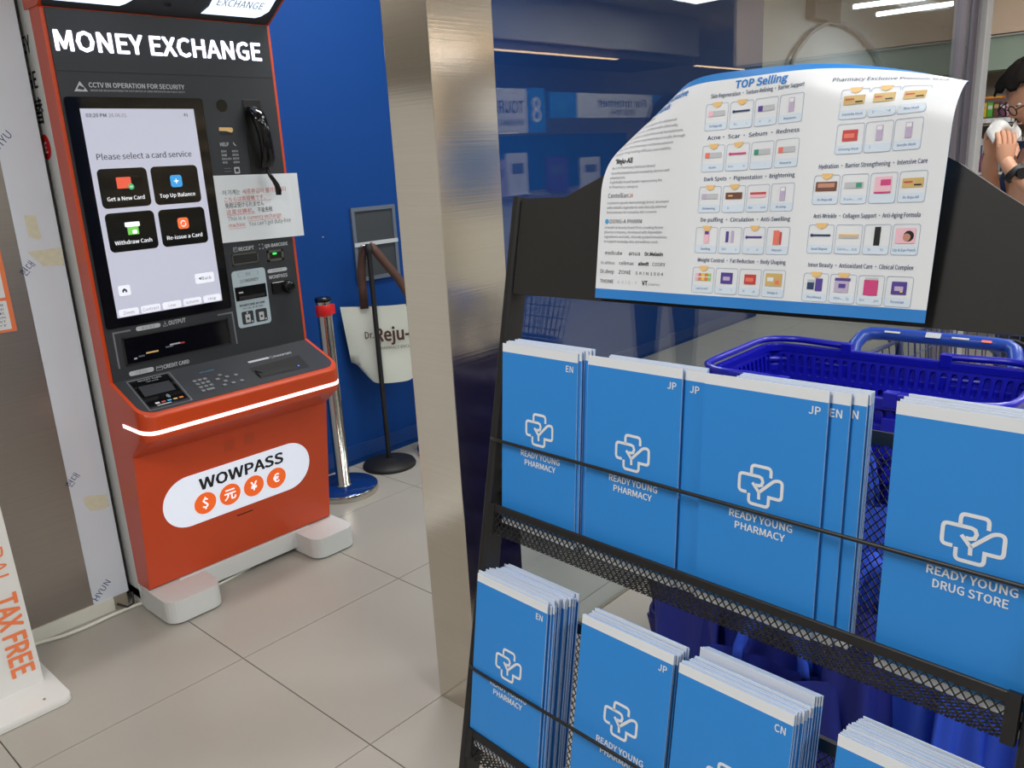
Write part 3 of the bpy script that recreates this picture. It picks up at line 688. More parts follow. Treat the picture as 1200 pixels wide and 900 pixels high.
def strap(pts, wd, m, nm, par):
    g = G(); vs = []
    for i, p in enumerate(pts):
        a = Vector(pts[max(i - 1, 0)]); b = Vector(pts[min(i + 1, len(pts) - 1)]); t = (b - a).normalized(); n_ = Vector((-t.y, t.x, 0)).normalized() if abs(t.x) + abs(t.y) > 1e-4 else Vector((1, 0, 0))
        vs += [Vector(p) + n_ * wd / 2, Vector(p) - n_ * wd / 2]
    g.add(vs, [(2 * i, 2 * i + 2, 2 * i + 3, 2 * i + 1) for i in range(len(pts) - 1)], m, True)
    o = g.build(nm, par); md = o.modifiers.new('s', 'SOLIDIFY'); md.thickness = .002; return o
strap([(-.045, .36, .008), (-.045, .45, .01), (-.042, .54, .015), (-.03, .61, .02), (-.005, .645, .03)], .038, 'strap_brown', 'strap', tb)
strap([(.165, .36, .012), (.16, .41, .015), (.12, .49, .02), (.07, .56, .025), (.03, .62, .03), (.0, .65, .03)], .038, 'strap_brown', 'strap', tb)
g = G(); F = lambda x, y, z=0: Vector((x, y, .0255 + z + .003 * math.sin(8 * x)))
text(g, F, 'Dr.', -.055, -.015, .222, .032, 'tote_brown', .001, .02)
text(g, F, 'Reju-All', -.008, .23, .205, .060, 'tote_brown', .001, .035)
text(g, F, 'PHARMACY EXCLUSIVE', .0, .20, .165, .014, 'tote_brown', .001, .01); g.build('lettering', bod)
wf = empty('notice_frame', (2.49, 3.155, 1.045), 'small grey frame with dark panels on the blue wall above the tote bag', 'frame')
g = G()
for b in ((-.13, -.112, -.17, .17), (.112, .13, -.17, .17), (-.112, .112, .152, .17), (-.112, .112, -.17, -.152)): g.box(b[0], b[1], -.008, .003, b[2], b[3], 'frame_grey')
g.build('frame', wf)
g = G(); g.box(-.112, .112, -.001, .003, -.152, .152, 'frame_dark'); g.build('panel', wf)
g = G(); g.box(-.13, .13, -.011, -.004, -.008, .010, 'pill_grey'); g.build('cross_bar', wf)
for i, (x, z) in enumerate(((2.20, 1.10),)):
    g = G(); g.lathe([(.004, 0), (.003, .003)], (0, 0, 0), 'pill_grey', 8); o = g.build('wall_screw'); o.location = (x, 3.158, z); tag(o, 'tiny screw head on the blue wall left of the grey frame', 'screw')

# ================================================================== LEAFLET RACK
A = Vector((-0.09318783, -0.99528451, 0.02692172)); U = Vector((0.22627234, 0.00516162, 0.9740504)); N = Vector((-0.96959623, 0.09686129, 0.22472435))
P0 = Vector((0.55488148, 0.58042678, 0.99521631)) - U * 1.0217
RM = Matrix.Identity(4)
for i in range(3): RM[i][0] = A[i]; RM[i][1] = U[i]; RM[i][2] = N[i]; RM[i][3] = P0[i]
FU = 1.0217; RW = .520
rack = empty('leaflet_rack', label='black metal leaflet rack with mesh pockets and arched header board', cat='rack', mw=RM)
for s in (0, 1):
    x0 = s * (RW - .011); drop = .0 if s == 0 else -.0145
    g = G(); pr = rrect(x0, x0 + .011, -.024, .0, .003, 3)
    g.loft([[(x, drop, z) for x, z in pr], [(x, FU + .376, z) for x, z in pr]], 'rack_black', smooth=False); g.build('post', rack)
    g = G(); xx = x0 + .001
    hd = 1 if s == 0 else 0
    pb = Vector((xx + .004, drop + .004, 0)); fz = RM.inverted() @ (RM @ pb + Vector((.36, .03, 0)))
    g.tube([(pb.x, pb.y, -.012), (fz.x, fz.y, fz.z)], .008, 'rack_black', 8)
    mid = Vector((xx + .004, FU - .75, -.02)); g.tube([mid, (fz.x, fz.y, fz.z)], .007, 'rack_black', 8); g.build('foot', rack)
    for k in (-.0,):
        for ub in (.053, -.194, -.441, -.688):
            for dz in (.018, .040):
                gg = G(); xb = x0 + .011 if s == 0 else x0
                gg.tube([(xb, FU + ub + dz, -.016), (xb + (.005 if s == 0 else -.005), FU + ub + dz, -.016)], .0045, 'chrome', 8); gg.build('bolt', rack)
# header board: arched plate
hp_ = [(.012, .278), (RW - .012, .278), (RW - .012, .335), (.478, .350), (.455, .365), (.425, .386), (.39, .405), (.33, .424), (.26, .432), (.20, .424), (.16, .409), (.134, .398), (.073, .374), (.012, .374)]
g = G(); g.loft([[(x, y + FU, -.016) for x, y in hp_], [(x, y + FU, -.003) for x, y in hp_]], 'header_black'); hb = g.build('header_board', rack, bevel=.001)
def mesh_panel(g, o, ex, ey, w, h, px=.0066, py=.0078, r=.00042, m='rack_black'):
    o, ex, ey = Vector(o), Vector(ex), Vector(ey); ez = ex.cross(ey).normalized(); k = py / px
    for sgn in (1, -1):
        i0 = -int(h / py) - 1; c = i0 if sgn > 0 else 0
        for i in range(-int(h / py) - 2, int(w / px) + int(h / py) + 3):
            c = i * px   # line: x = c + sgn*y/k
            ys = [0, h]; 
            def X(y): return c + sgn * y / k
            lo, hi = 0.0, h
            if sgn > 0: lo = max(lo, (0 - c) * k); hi = min(hi, (w - c) * k)
            else: lo = max(lo, (c - w) * k); hi = min(hi, c * k)
            if hi - lo < 1e-4: continue
            a = o + ex * X(lo) + ey * lo; b = o + ex * X(hi) + ey * hi; d = (b - a).normalized(); nn = ez.cross(d)
            vs = [p + q for p in (a, b) for q in (nn * r + ez * r, -nn * r + ez * r, -nn * r - ez * r, nn * r - ez * r)]
            g.add(vs, [(0, 1, 5, 4), (1, 2, 6, 5), (2, 3, 7, 6), (3, 0, 4, 7)], m)
for k, ub in enumerate((.053, -.194, -.441, -.688)):
    y = FU + ub
    g = G(); g.box(.012, RW - .012, y - .001, y + .007, -.0025, .001, 'rack_black'); fb = g.build('front_bar', rack, bevel=.001)
    g = G(); g.box(.012, .020, y - .026, y + .007, -.004, .0015, 'rack_black'); g.box(.014, .018, y - .026, y - .020, -.05, 0, 'rack_black'); g.build('bracket', rack)
    g = G(); g.box(RW - .020, RW - .012, y - .026, y + .007, -.004, .0015, 'rack_black'); g.box(RW - .018, RW - .014, y - .026, y - .020, -.05, 0, 'rack_black'); g.build('bracket', rack)
    g = G(); mesh_panel(g, (.016, y - .024, 0), (1, 0, 0), (0, 1, 0), RW - .032, .023); mesh_panel(g, (.016, y - .024, -.052), (1, 0, 0), (0, 0, 1), RW - .032, .052)
    mesh_panel(g, (.016, y - .024, -.052), (1, 0, 0), (0, 1, 0), RW - .032, .162)
    mo = g.build('wire_mesh', rack); tag(mo, kind='stuff')
    g = G(); g.box(.012, RW - .012, y + .136, y + .146, -.056, -.050, 'rack_black'); g.box(.012, .018, y - .024, y + .146, -.056, -.022, 'rack_black'); g.box(RW - .018, RW - .012, y - .024, y + .146, -.056, -.022, 'rack_black'); g.build('back_rail', rack)
    g = G(); g.tube([(.004, y + .074, .0), (.010, y + .074, .003), (.02, y + .074, .004), (RW - .02, y + .074, .004), (RW - .010, y + .074, .003), (RW - .004, y + .074, 0)], .0017, 'rack_black', 8); g.build('retaining_wire', rack)

# leaflets: folded card, cover face towards +z, fold on the left
LW, LH = .104, .194
def leaflet(kind, lang, full=True):
    g = G(); th = .00035
    def panel(z0, z1, sk):
        # z at fold (x=0) and at free edge (x=LW)
        def Z(x): return z0 + (z1 - z0) * (x / LW)
        for (ya, yb, m) in ((.0045, .0110, 'leaf_white'), (.0110, LH - .0085, 'leaf_blue'), (LH - .0085, LH, 'leaf_white')):
            vs = [(0, ya, Z(0)), (LW, ya, Z(LW)), (LW, yb, Z(LW)), (0, yb, Z(0))]
            g.add(vs, [(0, 1, 2, 3)], m); g.add([(a, b, c - th) for a, b, c in vs], [(3, 2, 1, 0)], 'leaf_white' if sk else 'leaf_blue')
        for a, b in (((0, .0045), (0, LH)), ((0, LH), (LW, LH)), ((LW, LH), (LW, .0045)), ((LW, .0045), (0, .0045))):
            g.add([(a[0], a[1], Z(a[0])), (b[0], b[1], Z(b[0])), (b[0], b[1], Z(b[0]) - th), (a[0], a[1], Z(a[0]) - th)], [(0, 1, 2, 3)], 'leaf_white' if sk == 2 else 'leaf_edge' if sk else 'leaf_blue')
    panel(0, 0, 2); panel(-.0004, -.0007, 1); panel(-.0008, -.0012, 0)
    lf = g.build('leaflet')
    if full:
        g = G(); F = lambda x, y, z=0: Vector((x, y, .0001 + z * .4))
        logo(g, F, .0545, .113, .00415, 'leaf_white'); g.build('logo', lf); g = G()
        text(g, F, 'READY YOUNG', .029, .083, .0832, .0056, 'leaf_white', bold=.025)
        text(g, F, 'DRUG STORE' if kind else 'PHARMACY', .0345 if not kind else .0335, .0775 if not kind else .0785, .0745, .0056, 'leaf_white', bold=.025); g.build('lettering', lf); g = G()
        text(g, F, lang, .0895, .0985, .1758, .0058, 'leaf_white', bold=.02)
        g.build('language_mark', lf)
    return lf
protos = {}
def put(kind, lang, a, ub, n, lean, yaw=0.0, full=True, label=None, grp=None):
    k = (kind, lang, full)
    if k in protos: o = copy_tree(protos[k])
    else: o = leaflet(kind, lang, full); protos[k] = o
    M = RM @ Matrix.Translation((a, FU + ub, n)) @ Matrix.Rotation(math.radians(lean), 4, 'X') @ Matrix.Rotation(math.radians(yaw), 4, 'Y')
    o.matrix_world = M; tag(o, label, 'leaflet', grp); return o
def stack(a, ub, n, lean, count, kind, lang, label, grp, da=.0, du=.0, dn=.0022, jitter=.001, seed=1, tilt=0.0):
    rnd = random.Random(seed)
    for i in range(count):
        t = i / max(1, count - 1)
        put(kind, lang, a + da * t + (rnd.uniform(-jitter, jitter) if i else 0), ub + du * t + (rnd.uniform(-jitter, jitter) if i else 0), n - i * dn, lean - tilt * t, (rnd.uniform(-.3, .3) if i else 0), i == 0,
            (label if i == 0 else 'blue leaflet with white top band standing behind the ' + grp[0] + ' leaflet'), grp[1])
S1, N1, LN = .035, -.012, 7.0
stack(.020, S1, N1, LN, 6, 0, 'EN', 'front EN leaflet at the left end of the upper rack shelf', ('upper left EN', 'EN leaflets on the upper shelf'), .010, .006, seed=2)
put(0, 'JP', .137, S1 + .0005, N1, LN, label='front JP leaflet, second from the left on the upper rack shelf', grp='JP leaflets on the upper shelf')
put(0, 'JP', .157, S1, N1 - .004, LN, label='JP leaflet peeping out to the right behind the second upper leaflet', grp='JP leaflets on the upper shelf')
for i in range(3): put(0, 'JP', .156 - .001 * i, S1 + .002 + .0006 * i, N1 - .0065 - .0022 * i, LN, full=False, label='blue leaflet with white top band standing behind the second upper JP leaflets', grp='JP leaflets on the upper shelf')
put(0, 'JP', .263, S1, N1, LN, label='large front JP leaflet in the middle of the upper rack shelf', grp='leaflets in the middle of the upper shelf')
put(0, 'EN', .277, S1, N1 - .004, LN, label='leaflet showing only its right edge just behind the middle JP leaflet', grp='leaflets in the middle of the upper shelf')
put(0, 'EN', .287, S1 + .001, N1 - .0075, LN, label='rearmost right-edge leaflet behind the middle JP leaflet', grp='leaflets in the middle of the upper shelf')
for i in range(3): put(0, 'EN', .288, S1 + .002 + .0008 * i, N1 - .010 - .0022 * i, LN, full=False, label='blue leaflet with white top band standing behind the middle upper leaflets', grp='leaflets in the middle of the upper shelf')
stack(.414, S1, N1, LN, 6, 1, 'CN', 'front DRUG STORE leaflet at the right end of the upper rack shelf', ('DRUG STORE', 'drug store leaflets on the upper shelf'), .004, .006, seed=5)
S2 = -.207
stack(.0115, -.209, -.003, 3.2, 20, 0, 'EN', 'front EN leaflet of the thick stack at the left of the lower shelf', ('lower left EN', 'EN leaflets on the lower shelf'), .0, .003, dn=.0021, jitter=.0025, seed=8, tilt=1)
stack(.1545, -.205, -.006, 2.2, 10, 0, 'JP', 'front JP leaflet in the second stack of the lower shelf', ('lower JP', 'JP leaflets on the lower shelf'), .0, .002, dn=.0024, jitter=.0015, seed=9, tilt=0)
stack(.2645, -.2085, -.006, 2.2, 12, 0, 'CN', 'front CN leaflet in the third stack of the lower shelf', ('lower CN', 'CN leaflets on the lower shelf'), .002, .002, dn=.0020, jitter=.0012, seed=10, tilt=0)
for i in range(4): put(0, 'CN', .2655 + .001 * i, -.2005, -.033 - .0022 * i, 2.2, full=False, label='taller standing blue leaflet at the back of the lower CN stack', grp='CN leaflets on the lower shelf')
stack(.402, -.207, -.006, 2.2, 14, 0, 'JP', 'front leaflet of the rightmost stack on the lower shelf', ('lower right', 'leaflets at the right of the lower shelf'), .003, .006, dn=.0022, jitter=.001, seed=11, tilt=0)

# opened information sheet on the header board, its top rolling back over the board
SW, SH = .290, .181
BENDS = ((-.6, .8, 0.0, .092, .035), (.30, .954, .29, .125, .030))
def bend(s, t, z=0.0):
    x, y, d = s, t, 0.0; nx, ny, nz = 0, 0, 1
    for cx, cy, s0, t0, r in BENDS:
        q = cx * (s - s0) + cy * (t - t0)
        if q > 0:
            a = q / r; sh = r * math.sin(a) - q
            x += cx * sh; y += cy * sh; d -= r * (1 - math.cos(a))
            nx, ny, nz = cx * math.sin(a), cy * math.sin(a), math.cos(a)
    d += .0014 * math.cos((s / .0967) * 2 * math.pi)   # soft fold ridges
    x += .004 * (t / SH) * (s / SW)
    return (x + nx * z, y + ny * z, d + nz * z)
SMW = RM @ Matrix.Translation((.132, FU + .2805, .004)) @ Matrix.Rotation(math.radians(4), 4, 'X')
sheet = empty('product_sheet', label='opened white leaflet sheet listing top selling products, curling over the header board', cat='leaflet', mw=SMW)
g = G(); n1, n2 = 60, 48
ts = [.0, .0085] + [.0085 + (SH - .014) * k / (n2 - 3) for k in range(1, n2 - 2)] + [SH]
m_ = len(ts)
for side_ in (0, 1):
    z = 0 if side_ == 0 else -.0003
    vs = [bend(SW * i / n1, t, z) for t in ts for i in range(n1 + 1)]
    for j in range(m_ - 1):
        mm = ('sheet_blue' if (ts[j + 1] <= .0086 or ts[j] >= SH - .0056) else 'sheet_white') if side_ == 0 else 'leaf_blue'
        fs = [(j * (n1 + 1) + i, j * (n1 + 1) + i + 1, (j + 1) * (n1 + 1) + i + 1, (j + 1) * (n1 + 1) + i) for i in range(n1)]
        if side_: fs = [f[::-1] for f in fs]
        o_ = len(g.v)
        if j == 0: base = len(g.v); g.v += [tuple(p) for p in vs]
        for f in fs: g.f.append([base + q for q in f]); g.m.append(mm); g.smooth.append(True)
g.build('paper', sheet)
g = G(); B = lambda x, y, z=0: Vector(bend(x, y, z * .5 + .0001))
text(g, B, 'Pharmacy Exclusive', .018, .084, .1680, .0052, 'sheet_blue', bold=.03, italic=.15)
text(g, B, 'Brands', .040, .064, .1605, .0052, 'sheet_blue', bold=.03, italic=.15)
g.build('heading', sheet); g = G()
text(g, B, 'TOP Selling', .128, .171, .1680, .0054, 'sheet_blue', bold=.04, italic=.1)
g.build('heading', sheet); g = G()
text(g, B, 'Pharmacy Exclusive Premium Mask', .206, .280, .163, .0030, 'print_navy', bold=.01)
HD2 = ['Weight Control · Fat Reduction · Body Shaping', 'De-puffing · Circulation · Anti-Swelling', 'Dark Spots · Pigmentation · Brightening', 'Acne· Scar · Sebum · Redness', 'Skin Regeneration · Texture-Refining · Barrier Support']
HD3 = ['Inner Beauty · Antioxidant Care · Clinical Complex', 'Anti-Wrinkle · Collagen Support · Anti-Aging Formula', 'Hydration · Barrier Strengthening · Intensive Care']
NM2 = [['LACTO-FIT', 'Detox Gold', 'Mauen Tuk', 'Omega-3'], ['Swelling', 'MID-X Cream', 'A-Stretch', 'Noscarn'], ['Melatoning', 'D-May Oil', 'Balance Cream', 'Dr.Jomp'], ['Acnon', 'Dermal Cream', 'Soleun', 'Noscarna'], ['Dr.Reju-All', 'Rejuvenate', 'PDRN Eye', 'Rejuvenex']]
NM3 = [['Nourilessa', 'PDRN Jelly', 'Evel Collagen', 'Essential'], ['Snail Repair', 'Centella Stick', 'Dr.Reju-All', 'Lip & Eye Patch'], ['Dr.Reju-All', 'D-panthenol', 'Cube', 'Dr.Reju-All']]
PR2 = [['mix', 'violetbox', 'redbox', 'tanbox'], ['tube', 'stick2', 'bar_v', 'coral'], ['bar_l', 'box_br', 'bar_r', 'tube_w'], ['bar_p', 'bar_m', 'bar_g', 'bar_o'], ['bar_t', 'bar_b', 'bar_v2', 'tube_w']]
PR3 = [['jars', 'lilac', 'rosebag', 'violet'], ['bar_b', 'gold', 'blacktall', 'face'], ['rosebr', 'white_t', 'pinkbox', 'tanflat']]
def pic(kind, cx, cy):
    def b(x0, x1, y0, y1, m, z=.0006): rr(g, B, cx + x0, cx + x1, cy + y0, cy + y1, .0003, m, z)
    if kind.startswith('bar'):
        c = dict(l='p_lilac', v='p_violet', p='p_coral', m='p_rose', g='p_teal', o='p_coral', t='p_pinkl', b='print_navy', r='p_red').get(kind.split('_')[1][0], 'p_lilac')
        if kind in ('bar_v', 'bar_b', 'bar_m'): b(-.0065, .007, -.0006, .0008, c); flat(g, B, circ(cx - .0065, cy + .0001, .0012, 8), c, .0007)
        else: b(-.007, .007, -.002, .002, 'pill_grey' if kind != 'bar_r' else 'p_pinkl'); b(-.007, -.003 if kind != 'bar_r' else .007, -.002 if kind != 'bar_r' else .0004, .002, c, .0008)
    elif kind == 'mix':
        for i, c in enumerate(('p_pinkl', 'p_coral', 'p_yellow', 'p_orange', 'p_lime')): b(-.007 + i * .0029, -.0045 + i * .0029, -.003, .003, c)
        b(-.007, .007, -.0004, .0004, 'print_white', .0008)
    elif kind in ('violetbox', 'violet'): b(-.0052, .0052, -.0045, .0042, 'p_violet'); b(-.003, .003, -.002, .001, 'p_lilac', .0008); b(.001, .003, -.003, -.002, 'p_yellow', .001) if kind == 'violet' else None
    elif kind == 'redbox': b(-.0052, .0052, -.004, .0035, 'p_red'); b(-.004, .003, -.002, .001, 'p_coral', .0008)
    elif kind == 'tanbox': b(-.007, .007, -.0045, .005, 'p_tan'); b(-.0055, .0, -.001, .002, 'print_white', .0008); b(.0015, .005, -.003, .0, 'p_coral', .0008)
    elif kind in ('tube', 'tube_w'): b(-.002, .0025, -.005, .005, 'p_lilac' if kind == 'tube_w' else 'p_pinkl'); b(-.0015, .002, .002, .0045, 'print_white' if kind == 'tube_w' else 'p_violet', .0008)
    elif kind == 'stick2': b(-.004, -.0015, -.004, .0045, 'p_violet'); b(.0005, .003, -.004, .005, 'p_lilac')
    elif kind == 'coral': b(-.004, .001, -.0055, .005, 'p_coral'); b(.0015, .003, -.0055, .004, 'p_red')
    elif kind == 'box_br': b(-.0072, .007, -.0025, .0025, 'p_brown'); b(-.005, .0, -.0005, .0005, 'gold', .0008)
    elif kind == 'jars': b(-.006, -.001, -.004, .001, 'print_navy'); b(.0, .005, -.005, .004, 'p_violet'); b(-.006, -.001, .001, .003, 'pill_grey', .0008)
    elif kind == 'lilac': b(-.006, .004, -.005, .004, 'p_lilac'); b(-.006, .005, .003, .005, 'p_violet', .0008); b(-.003, .002, -.002, .001, 'p_violet', .0008)
    elif kind == 'rosebag': b(-.005, .005, -.006, .0045, 'p_rose'); b(-.0045, .0045, .0045, .006, 'pill_grey')
    elif kind == 'gold': b(-.007, .007, -.0004, .001, 'gold'); b(-.007, .007, -.0018, -.0006, 'pill_grey')
    elif kind == 'blacktall': b(-.002, .0022, -.007, .006, 'print_black')
    elif kind == 'face': b(-.007, .0065, -.005, .005, 'p_pinkl'); flat(g, B, circ(cx + .002, cy - .0002, .0036, 12), 'print_black', .0008); flat(g, B, circ(cx + .0008, cy - .001, .0026, 12), 'p_skin', .001)
    elif kind == 'rosebr': b(-.0075, .0075, -.0035, .003, 'p_brown'); b(-.006, .006, -.001, .002, 'p_skin', .0008)
    elif kind == 'white_t': b(-.007, .006, -.002, .002, 'pill_grey'); b(.001, .005, -.0016, .0016, 'p_teal', .0008)
    elif kind == 'pinkbox': b(-.006, .0055, -.006, .005, 'p_pinkl'); b(-.002, .005, -.001, .003, 'p_rose', .0008); b(-.006, .0055, -.006, -.005, 'p_rose', .0008)
    elif kind == 'tanflat': b(-.007, .007, -.003, .003, 'p_tan'); b(-.006, .0, .0, .001, 'p_red', .0008); b(.001, .006, -.002, -.001, 'print_black', .0008)
def cell(x0, y0, w_, nm, pk, badge):
    global g
    g0 = g; g = G()
    outline(g, B, rrect(x0, x0 + w_, y0, y0 + .0205, .0018), .0004, 'cell_line', .0004)
    rr(g, B, x0 + .0003, x0 + w_ - .0003, y0 + .0003, y0 + .0062, .0012, 'cell_blue', .0003)
    text(g, B, nm, x0, x0 + w_, y0 + .0026, .0016, 'print_blue', .0006, 0, 'center')
    pic(pk, x0 + w_ / 2, y0 + .0128)
    if badge: flat(g, B, [(x0 + w_ / 2 - .0042, y0 + .0215), (x0 + w_ / 2 - .003, y0 + .0185), (x0 + w_ / 2, y0 + .0172), (x0 + w_ / 2 + .003, y0 + .0185), (x0 + w_ / 2 + .0042, y0 + .0215)], 'gold', .0007)
    g.build('product_cell', sheet); g = g0
BD2 = [(0,), (0, 2), (0, 1), (0, 1), (0, 1)]; BD3 = [(0, 1), (0,), (0,)]
for r_ in range(5):
    y = .0365 + r_ * .0318; g.build('heading', sheet) if g.v else None; g = G(); text(g, B, HD2[r_], .108, .186, y - .0012, .0030, 'print_navy', bold=.015)
    for c_ in range(4): cell(.1045 + c_ * .0210, y - .0260, .0195, NM2[r_][c_], PR2[r_][c_], c_ in BD2[r_])
for r_ in range(3):
    y = .0355 + r_ * .0345; g.build('heading', sheet); g = G(); text(g, B, HD3[r_], .204, .278, y - .0012, .0030, 'print_navy', bold=.015)
    for c_ in range(4): cell(.2015 + c_ * .0198, y - .0262, .0185, NM3[r_][c_], PR3[r_][c_], c_ in BD3[r_])
for r_ in range(2):
    for c_ in range(3): cell(.214 + c_ * .0196, .1125 + r_ * .0235, .0188, ('Ginseng Mask', 'Pearl Mask', 'Needle Mask', 'Centella Mask', 'Derma Mask', 'Aloe Mask')[r_ * 3 + c_], ('redbox' if r_ * 3 + c_ == 0 else 'tube_w', 'tanflat')[r_], r_ == 1 and c_ < 2)
g.build('heading', sheet); g = G()
LT = [('Dr.Reju-All System', 0.0045, 0.155, 0.045, 0.0028, 'print_black', 0.02),
      ('A premium skincare program for advanced', 0.0075, 0.149, 0.076, 0.0021, 'print_grey', 0),
      ('exosome science, crafted with clinically', 0.0075, 0.1445, 0.078, 0.0021, 'print_grey', 0),
      ('proven ingredients and professional formulations,', 0.0075, 0.13999999999999999, 0.084, 0.0021, 'print_grey', 0),
      ('designed to deliver treatment-level results through', 0.0075, 0.1355, 0.086, 0.0021, 'print_grey', 0),
      ('daily care, this pharmacy-exclusive solution', 0.0075, 0.131, 0.074, 0.0021, 'print_grey', 0),
      ('ensures long-lasting efficacy and stability.', 0.0075, 0.1265, 0.073, 0.0021, 'print_grey', 0),
      ('“Reju-All', 0.011, 0.118, 0.032, 0.0042, 'print_black', 0.035),
      ('No.1 K-Pharmacy Skincare Brand', 0.0095, 0.1133, 0.056, 0.0021, 'print_grey', 0),
      ('A professional brand created by doctors and', 0.0095, 0.1088, 0.072, 0.0021, 'print_grey', 0),
      ('pharmacists.', 0.0095, 0.10479999999999999, 0.026, 0.0021, 'print_grey', 0),
      ('A globally loved leader representing the', 0.0095, 0.10099999999999999, 0.065, 0.0021, 'print_grey', 0),
      ('K-Pharmacy category.', 0.0095, 0.0968, 0.04, 0.0021, 'print_grey', 0),
      ('Centellian', 0.0085, 0.0885, 0.03, 0.0038, 'print_black', 0),
      ('A pharma-grade dermatology brand, developed', 0.008, 0.0832, 0.074, 0.0021, 'print_grey', 0),
      ('with reliable ingredients and clinically informed', 0.008, 0.079, 0.072, 0.0021, 'print_grey', 0),
      ('formulations for everyday skin concerns.', 0.008, 0.075, 0.062, 0.0021, 'print_grey', 0),
      ('DONG-A PHARM', 0.0122, 0.0665, 0.046, 0.0034, 'print_black', 0),
      ('A health & beauty brand from a leading Korean', 0.0068, 0.061799999999999994, 0.07, 0.0021, 'print_grey', 0),
      ('pharma company, developed with dependable', 0.0068, 0.0578, 0.069, 0.0021, 'print_grey', 0),
      ('ingredients and safe, clinically guided formulations', 0.0068, 0.0537, 0.075, 0.0021, 'print_grey', 0),
      ('to support everyday skin and wellness needs.', 0.0068, 0.0496, 0.066, 0.0021, 'print_grey', 0)]
for s, x, y, w_, cap, m_, bo in LT: text(g, B, s, x, x + (w_ - x if w_ > x else w_), y, cap, m_, bold=bo)
flat(g, B, circ(.0090, .0681, .0022, 12), 'p_sky', .0006)
text(g, B, '24', .0312, .0347, .0885, .0034, 'p_red')
for s, x0, x1, y, cap, bo, m_ in (('medicube', .0090, .0275, .0290, .0032, .01, 'print_black'), ('anua', .0345, .0465, .0290, .0034, 0, 'print_black'), ('Dr.Melaxin', .0520, .0720, .0290, .0030, .03, 'print_black'),
        ('Dr.Althea', .0050, .0200, .0205, .0026, 0, 'print_grey'), ('celimax', .0250, .0405, .0205, .0030, .01, 'print_black'), ('abedt', .0455, .0570, .0205, .0030, .03, 'print_black'), ('COSRX', .0610, .0755, .0205, .0028, .0, 'print_black'),
        ('Dr.deep', .0050, .0200, .0125, .0034, .01, 'print_black'), ('ZONE', .0250, .0380, .0125, .0032, 0, 'print_black'), ('S K I N 1 0 0 4', .0430, .0740, .0125, .0026, 0, 'print_black')):
    text(g, B, s, x0, x1, y + .010, cap, m_, bold=bo)
for s, x0, x1, y, cap, bo, m_ in (('THOME', .0050, .0200, .0138, .0032, .01, 'print_black'), ('A X I S - Y', .0240, .0455, .0138, .0028, 0, 'pill_grey'), ('VT', .0510, .0570, .0138, .0036, .03, 'print_black'), ('COSMETICS', .0575, .0710, .0138, .0016, 0, 'print_grey')):
    text(g, B, s, x0, x1, y, cap, m_, bold=bo)
g.build('brand_text', sheet)
